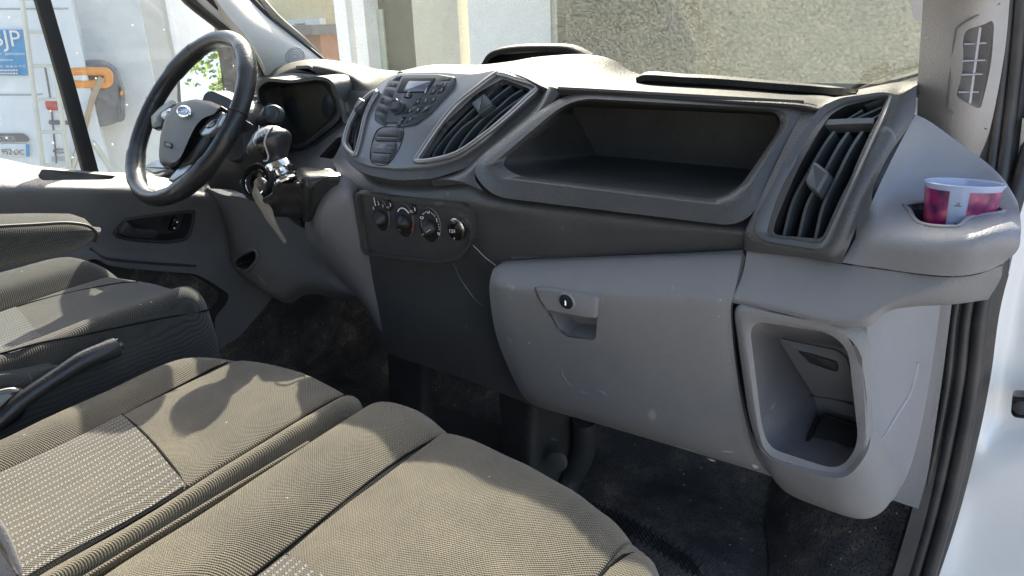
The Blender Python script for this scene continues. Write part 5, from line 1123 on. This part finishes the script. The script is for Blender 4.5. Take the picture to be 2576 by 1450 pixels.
# pedals zone / tunnel pieces
bx('tunnel_base', -.98, -.62, .75, 1.1, -.86, -.80, M['inner_dark'], dash)
patch('tunnel_cover', pr([[(1255, 985, .90), (1300, 1000, .89), (1345, 1020, .885), (1400, 1040, .95), (1480, 1060, 1.0)], [(1262, 1080, .92), (1305, 1100, .905), (1340, 1110, .90), (1390, 1120, .96), (1490, 1130, 1.02)], [(1268, 1180, .94), (1310, 1200, .92), (1340, 1215, .915), (1380, 1220, .96), (1450, 1230, 1.02)], [(1270, 1260, .95), (1315, 1270, .93), (1345, 1280, .92), (1380, 1290, .95), (1430, 1290, 1.0)]]), M['inner_dark'], dash, n=5, key='tc')
tube('duct_bend', [PY(q, y) for q, y in (((1470, 1055), .98), ((1470, 1110), .99), ((1458, 1160), 1.0), ((1440, 1195), 1.0), ((1425, 1230), .99))], .022, M['inner_dark'], dash, 14, 4)
disc('blanking_plug', PY(I(1610, 675), .93), Vector((.25, -.95, .15)).normalized(), .018, M['dash_dark'], dash, .004)
patch('support_post', pr([[(975, 890, .93), (1010, 900, .92), (1060, 915, .92), (1085, 925, .95)], [(978, 960, .94), (1012, 965, .93), (1060, 975, .93), (1088, 985, .96)], [(980, 1070, .95), (1015, 1075, .94), (1060, 1085, .94), (1090, 1090, .97)]]), M['inner_dark'], dash, thick=.02)
# floor extras
patch('wheel_arch_carpet', [[(-.02, .85, -.80), (-.10, .86, -.82), (-.2, .9, -.848)], [(-.02, 1.0, -.70), (-.12, 1.0, -.76), (-.22, 1.02, -.845)], [(-.02, 1.1, -.6), (-.14, 1.12, -.7), (-.26, 1.14, -.84)], [(-.02, 1.25, -.5), (-.14, 1.26, -.6), (-.28, 1.28, -.80)]], M['floor_mat'], body, away=Vector((-.3, -.3, 1)))
# rubber heel pad with cross hatch on the floor
hpad = thing('heel_pad', 'curved crosshatched heel pad on the dirty passenger side floor', 'heel pad', PZ((1640, 1320), -.845))
outer = [I(*q) for q in ((1760, 940), (1900, 905), (2050, 925), (2230, 1000), (2420, 1110), (2560, 1290), (2640, 1450), (2300, 1450), (2100, 1230), (1950, 1120))]
prism('pad', rnd([PZ(q, -.846) for q in outer], .03), M['floor_mat'], hpad, .004, 0, .001, nrm=Vector((0, 0, 1)))
for k in range(20):
    t = k/19
    for sgn in (1, -1):
        a = (1780+ (2520-1780)*t, 925+ (1330-925)*t**1.25); b = (a[0]+(95 if sgn > 0 else 10), a[1]+(150 if sgn > 0 else 120)); a = (a[0]+(0 if sgn > 0 else 85), a[1]+(0 if sgn > 0 else 20))
        tube('hatch_rib', [PZ(I(*a), -.8445), PZ(I(*b), -.8445)], .0011, M['black'], hpad, 5, 1)
# ================================================================== STEERING WHEEL
sw = thing('steering_wheel', 'black leather steering wheel with satin silver spokes and oval badge', 'steering wheel', WC)
WU = (Vector((0, 0, 1))-WN*WN.z).normalized(); WRt = WU.cross(WN)
if WRt.dot(RT) < 0: WRt = -WRt
RW = .1540
def wp_(a, r, l=0.): return WC+(WRt*math.cos(a)+WU*math.sin(a))*r+WN*l
rings = []
for i in range(96):
    a = 2*math.pi*i/96; c = wp_(a, RW); o_ = (c-WC).normalized()
    k = 1+.10*(math.cos(4*(a-math.pi/4)) > .5)
    rings.append([c+(o_*math.cos(x)*.0138+WN*math.sin(x)*.0158)*k for x in (2*math.pi*j/14 for j in range(14))])
rings.append(rings[0]); loft('rim', rings, M['leather'], sw, False, False, 60)
for a in (.95, 2.15, 3.95, 5.45, .1, 3.0):
    c = wp_(a, RW); o_ = (c-WC).normalized()
    tube('stitch_ring', [c+(o_*math.cos(x)*.0147+WN*math.sin(x)*.0168) for x in (2*math.pi*j/14 for j in range(14))], .0009, M['black'], sw, 5, 1, True)
def WPn(q, l=0.): return pl(q, WC+WN*l, WN)
hbq = [Wz(*q) for q in ((395, 590), (520, 563), (640, 580), (735, 620), (700, 665), (600, 700), (540, 760), (480, 880), (400, 1060), (330, 1105), (250, 1070), (238, 1000), (250, 850), (290, 700), (330, 640))]
hub = loft('hub', [rnd([WPn(q, .035)*1.0-WN*.06 for q in hbq], .01), rnd([WPn(q, .005) for q in hbq], .01), rnd([WPn(q, .022) for q in hbq], .01), rnd([WPn((sum(x for x, _ in hbq)/15*.12+q[0]*.88, sum(y for _, y in hbq)/15*.12+q[1]*.88), .030) for q in hbq], .01)], M['hub'], sw, False, True, 55)
bc = Wz(427, 655)
bd = prism('badge', [WPn((bc[0]+17*math.cos(a), bc[1]+15.5*math.sin(a)), .034) for a in (i*math.pi/14 for i in range(28))], M['chrome'], hub, .008, 0, .001)
prism('badge_face', [WPn((bc[0]+13.5*math.cos(a), bc[1]+11*math.sin(a)), .0345) for a in (i*math.pi/14 for i in range(28))], M['badge_blue'], bd, .004, .0003, 0)
text('Ford', WPn((bc[0]-10, bc[1]+4), .035), WPn((bc[0]+10, bc[1]+4), .035), M['chrome'], bd, WN, depth=.0004)
ab = prism('airbag_mark', rnd([WPn(Wz(*q), .031) for q in ((283, 888), (338, 905), (334, 948), (280, 930))], .002), M['black'], hub, .003, .001, 0)
text('AIRBAG', WPn(Wz(290, 922), .0325), WPn(Wz(330, 932), .0325), M['grey_mark'], ab, WN, depth=.0003)
def spoke(name, qs, m, l0, par=sw, th=.012): return prism(name, rnd([WPn(Wz(*q), l0+.006) for q in qs], .006), M[m], par, th, 0, .003, nrm=WN)
spoke('spoke', ((245, 700), (265, 655), (320, 625), (345, 640), (300, 690), (285, 725)), 'satin', .016)
spoke('spoke', ((540, 820), (590, 760), (640, 690), (720, 650), (740, 670), (690, 770), (620, 830), (560, 850)), 'satin', .016)
spoke('spoke', ((115, 1100), (150, 1060), (240, 1025), (330, 1105), (190, 1145)), 'satin', .012)
spoke('spoke', ((300, 1195), (380, 1105), (540, 860), (640, 820), (560, 980), (440, 1130), (330, 1200)), 'satin', .006)
spoke('spoke_infill', ((395, 1085), (525, 865), (640, 790), (600, 900), (480, 1060)), 'hub', .010)
spoke('spoke_infill', ((170, 700), (245, 620), (330, 560), (370, 600), (280, 700), (260, 770), (180, 790)), 'leather', .006)
for qs in (((285, 660), (310, 640), (330, 650), (315, 680), (290, 682)), ((590, 765), (640, 715), (690, 705), (680, 745), (640, 780), (600, 790))):
    bsp = spoke('spoke_buttons', qs, 'gloss_black', .019, th=.006)
# stalk
stk = thing('wiper_stalk', 'black control stalk with end button behind the gear knob', 'control stalk', PY(Gz(480, 180), .86))
tube('stalk', [PY(Gz(*q), y) for q, y in (((380, 270), .90), ((430, 200), .875), ((470, 150), .86), ((505, 110), .85))], lambda t: .013+.004*t, M['hub'], stk, 8, 3)
turn('end_button', PY(Gz(512, 122), .842), Vector((.4, -.85, .25)).normalized(), [(.0155, -.012), (.016, 0), (.0145, .002), (.0105, .002), (.0105, .004), (.009, .005)], M['radio'], stk)

# ================================================================== GEAR LEVER
gl_ = thing('gear_lever', 'gear lever with gloss black knob, chrome collar and creased leather boot', 'gear lever', PY(Gz(720, 1000), .80))
def GP(q, y=.735): return PY(Gz(*q), y)
axis = [(455, 400), (520, 520), (572, 610), (610, 690), (640, 745)]
kn_c = [((430, 285), 40), ((450, 320), 100), ((465, 370), 132), ((485, 430), 130), ((505, 490), 108), ((525, 545), 80), ((545, 580), 62)]
ax = (GP((640, 745))-GP((440, 300))).normalized(); e1 = (RT-ax*RT.dot(ax)).normalized(); e2 = ax.cross(e1)
px2m = (GP((740, 400))-GP((440, 400))).length/300
def circ_ring(c, r, sx=1., n=24): return [c+(e1*math.cos(a)*sx+e2*math.sin(a))*r for a in (2*math.pi*i/n for i in range(n))]
kn_rings = [circ_ring(GP((420, 245)), 6*px2m), circ_ring(GP((424, 255)), 40*px2m, 1.05)]+[circ_ring(GP(q), r*px2m, 1.08) for q, r in [((436, 285), 78)]+kn_c[1:]]
kn_rings = [list(x) for x in zip(*[cat(list(c_), 3) for c_ in zip(*kn_rings)])]
knb = loft('knob', kn_rings, M['leather'], gl_, True, True, 60)
gi = [(360, 290), (430, 228), (500, 238), (460, 300), (430, 380), (445, 440), (468, 500), (455, 560), (420, 555), (350, 450), (315, 380), (330, 320)]
SURF['knob'] = BVHTree.FromPolygons([v for rg_ in kn_rings for v in rg_], [(a*24+b, a*24+(b+1) % 24, (a+1)*24+(b+1) % 24, (a+1)*24+b) for a in range(len(kn_rings)-1) for b in range(24)])
inl = decal('knob_inlay', [Gz(*q) for q in gi], 'knob', M['gloss_black'], knb, .0025, 6, 8)
nn_ = (-GP((400, 300))).normalized()
def KO(q): return on(Gz(*q), 'knob', .0038)
tube('knob_piping', [KO(q) for q in ((505, 236), (475, 270), (440, 335), (430, 395), (445, 450), (465, 510), (455, 555), (420, 560))], .0013, M['vent_slat'], knb, 6, 4)
for s, q0, q1 in (('R', (368, 275), (384, 278)), ('1 3 5', (405, 262), (460, 262)), ('H', (402, 292), (430, 300)), ('6', (395, 325), (408, 329))):
    text(s, KO(q0), KO(q1), M['white_mark'], knb, nn_, depth=.0003)
turn2 = lambda name, pts, m: loft(name, [circ_ring(GP(q), r*px2m) for q, r in pts], M[m], gl_, True, True, 40)
turn2('collar', [((545, 575), 76), ((550, 582), 80), ((582, 632), 78), ((584, 640), 70)], 'chrome')
turn2('shaft', [((584, 635), 45), ((600, 680), 42), ((610, 700), 48)], 'chrome')
turn2('lower_collar', [((605, 690), 66), ((612, 700), 76), ((620, 720), 66), ((628, 745), 80), ((634, 762), 76)], 'chrome')
# boot: creased leather cone
top, bot = GP((640, 760), .735), PY(Gz(740, 1060), .82)
rings = []
for i in range(22):
    t = i/21; cx = (1-t)*640+t*700; cy = (1-t)*765+t*1065; rx = 66+115*t**.8+10*math.sin(t*16); y = .735+.06*t
    c = GP((cx, cy), y); rg_ = []
    for j in range(36):
        a = 2*math.pi*j/36; fold = 1+(.10+.14*math.sin(math.pi*t))*math.sin(3*a+5*t+1.2)+.05*math.sin(7*a-6*t)
        rg_.append(c+(RT*math.cos(a)*rx*fold+FW*math.sin(a)*rx*.55*fold)*px2m+UP*math.sin(a)*rx*.15*px2m)
    rings.append(rg_)
loft('boot', rings, M['leather_boot'], gl_, True, True, 70)
patch('boot_shoulder', pr([[(*Gz(720, 650), .80), (*Gz(780, 622), .80), (*Gz(900, 630), .80), (*Gz(1040, 650), .80), (*Gz(1140, 672), .80)],
                            [(*Gz(740, 720), .765), (*Gz(800, 690), .755), (*Gz(900, 690), .76), (*Gz(1030, 700), .77), (*Gz(1142, 715), .785)],
                            [(*Gz(760, 800), .755), (*Gz(820, 800), .745), (*Gz(890, 800), .75), (*Gz(1000, 770), .765), (*Gz(1125, 770), .785)],
                            [(*Gz(780, 950), .765), (*Gz(830, 950), .76), (*Gz(870, 940), .76), (*Gz(960, 900), .77), (*Gz(1060, 880), .79)],
                            [(*Gz(790, 1130), .79), (*Gz(810, 1130), .78), (*Gz(850, 1130), .78), (*Gz(890, 1080), .785), (*Gz(940, 1060), .80)]]), M['leather_boot'], gl_, n=5, thick=.006)
tube('stitching', [PY(Gz(*q), y) for q, y in (((1140, 705), .782), ((1000, 725), .757), ((890, 800), .744), ((870, 900), .752), ((845, 1050), .772))], .0014, M['black'], gl_, 5, 4)
# key with tag
ky = thing('ignition_key', 'key in the ignition with a worn beige cloth strap hanging down', 'key', ig)
def KP(q, y=.775): return PY(Gz(*q), y)
prism('key_bow', rnd([KP(q, .765) for q in ((345, 725), (400, 720), (440, 755), (420, 850), (370, 820), (325, 830))], .004), M['key_metal'], ky, .004, 0, .001)
sv = []
f1 = [(335, 745), (330, 800), (315, 870), (350, 950), (400, 1030), (450, 1120), (520, 1210), (570, 1280), (612, 1338)]
f2 = [(372, 735), (365, 800), (385, 850), (430, 920), (495, 1000), (520, 1080), (548, 1150), (595, 1240), (640, 1315)]
patch('cloth_strap', [[KP(q, .76-.03*i/8) for i, q in enumerate(f1)], [KP(((a[0]+b[0])/2, (a[1]+b[1])/2), .755-.03*i/8) for i, (a, b) in enumerate(zip(f1, f2))], [KP(q, .76-.03*i/8) for i, q in enumerate(f2)]], M['tape'], ky, n=4, thick=.0015)
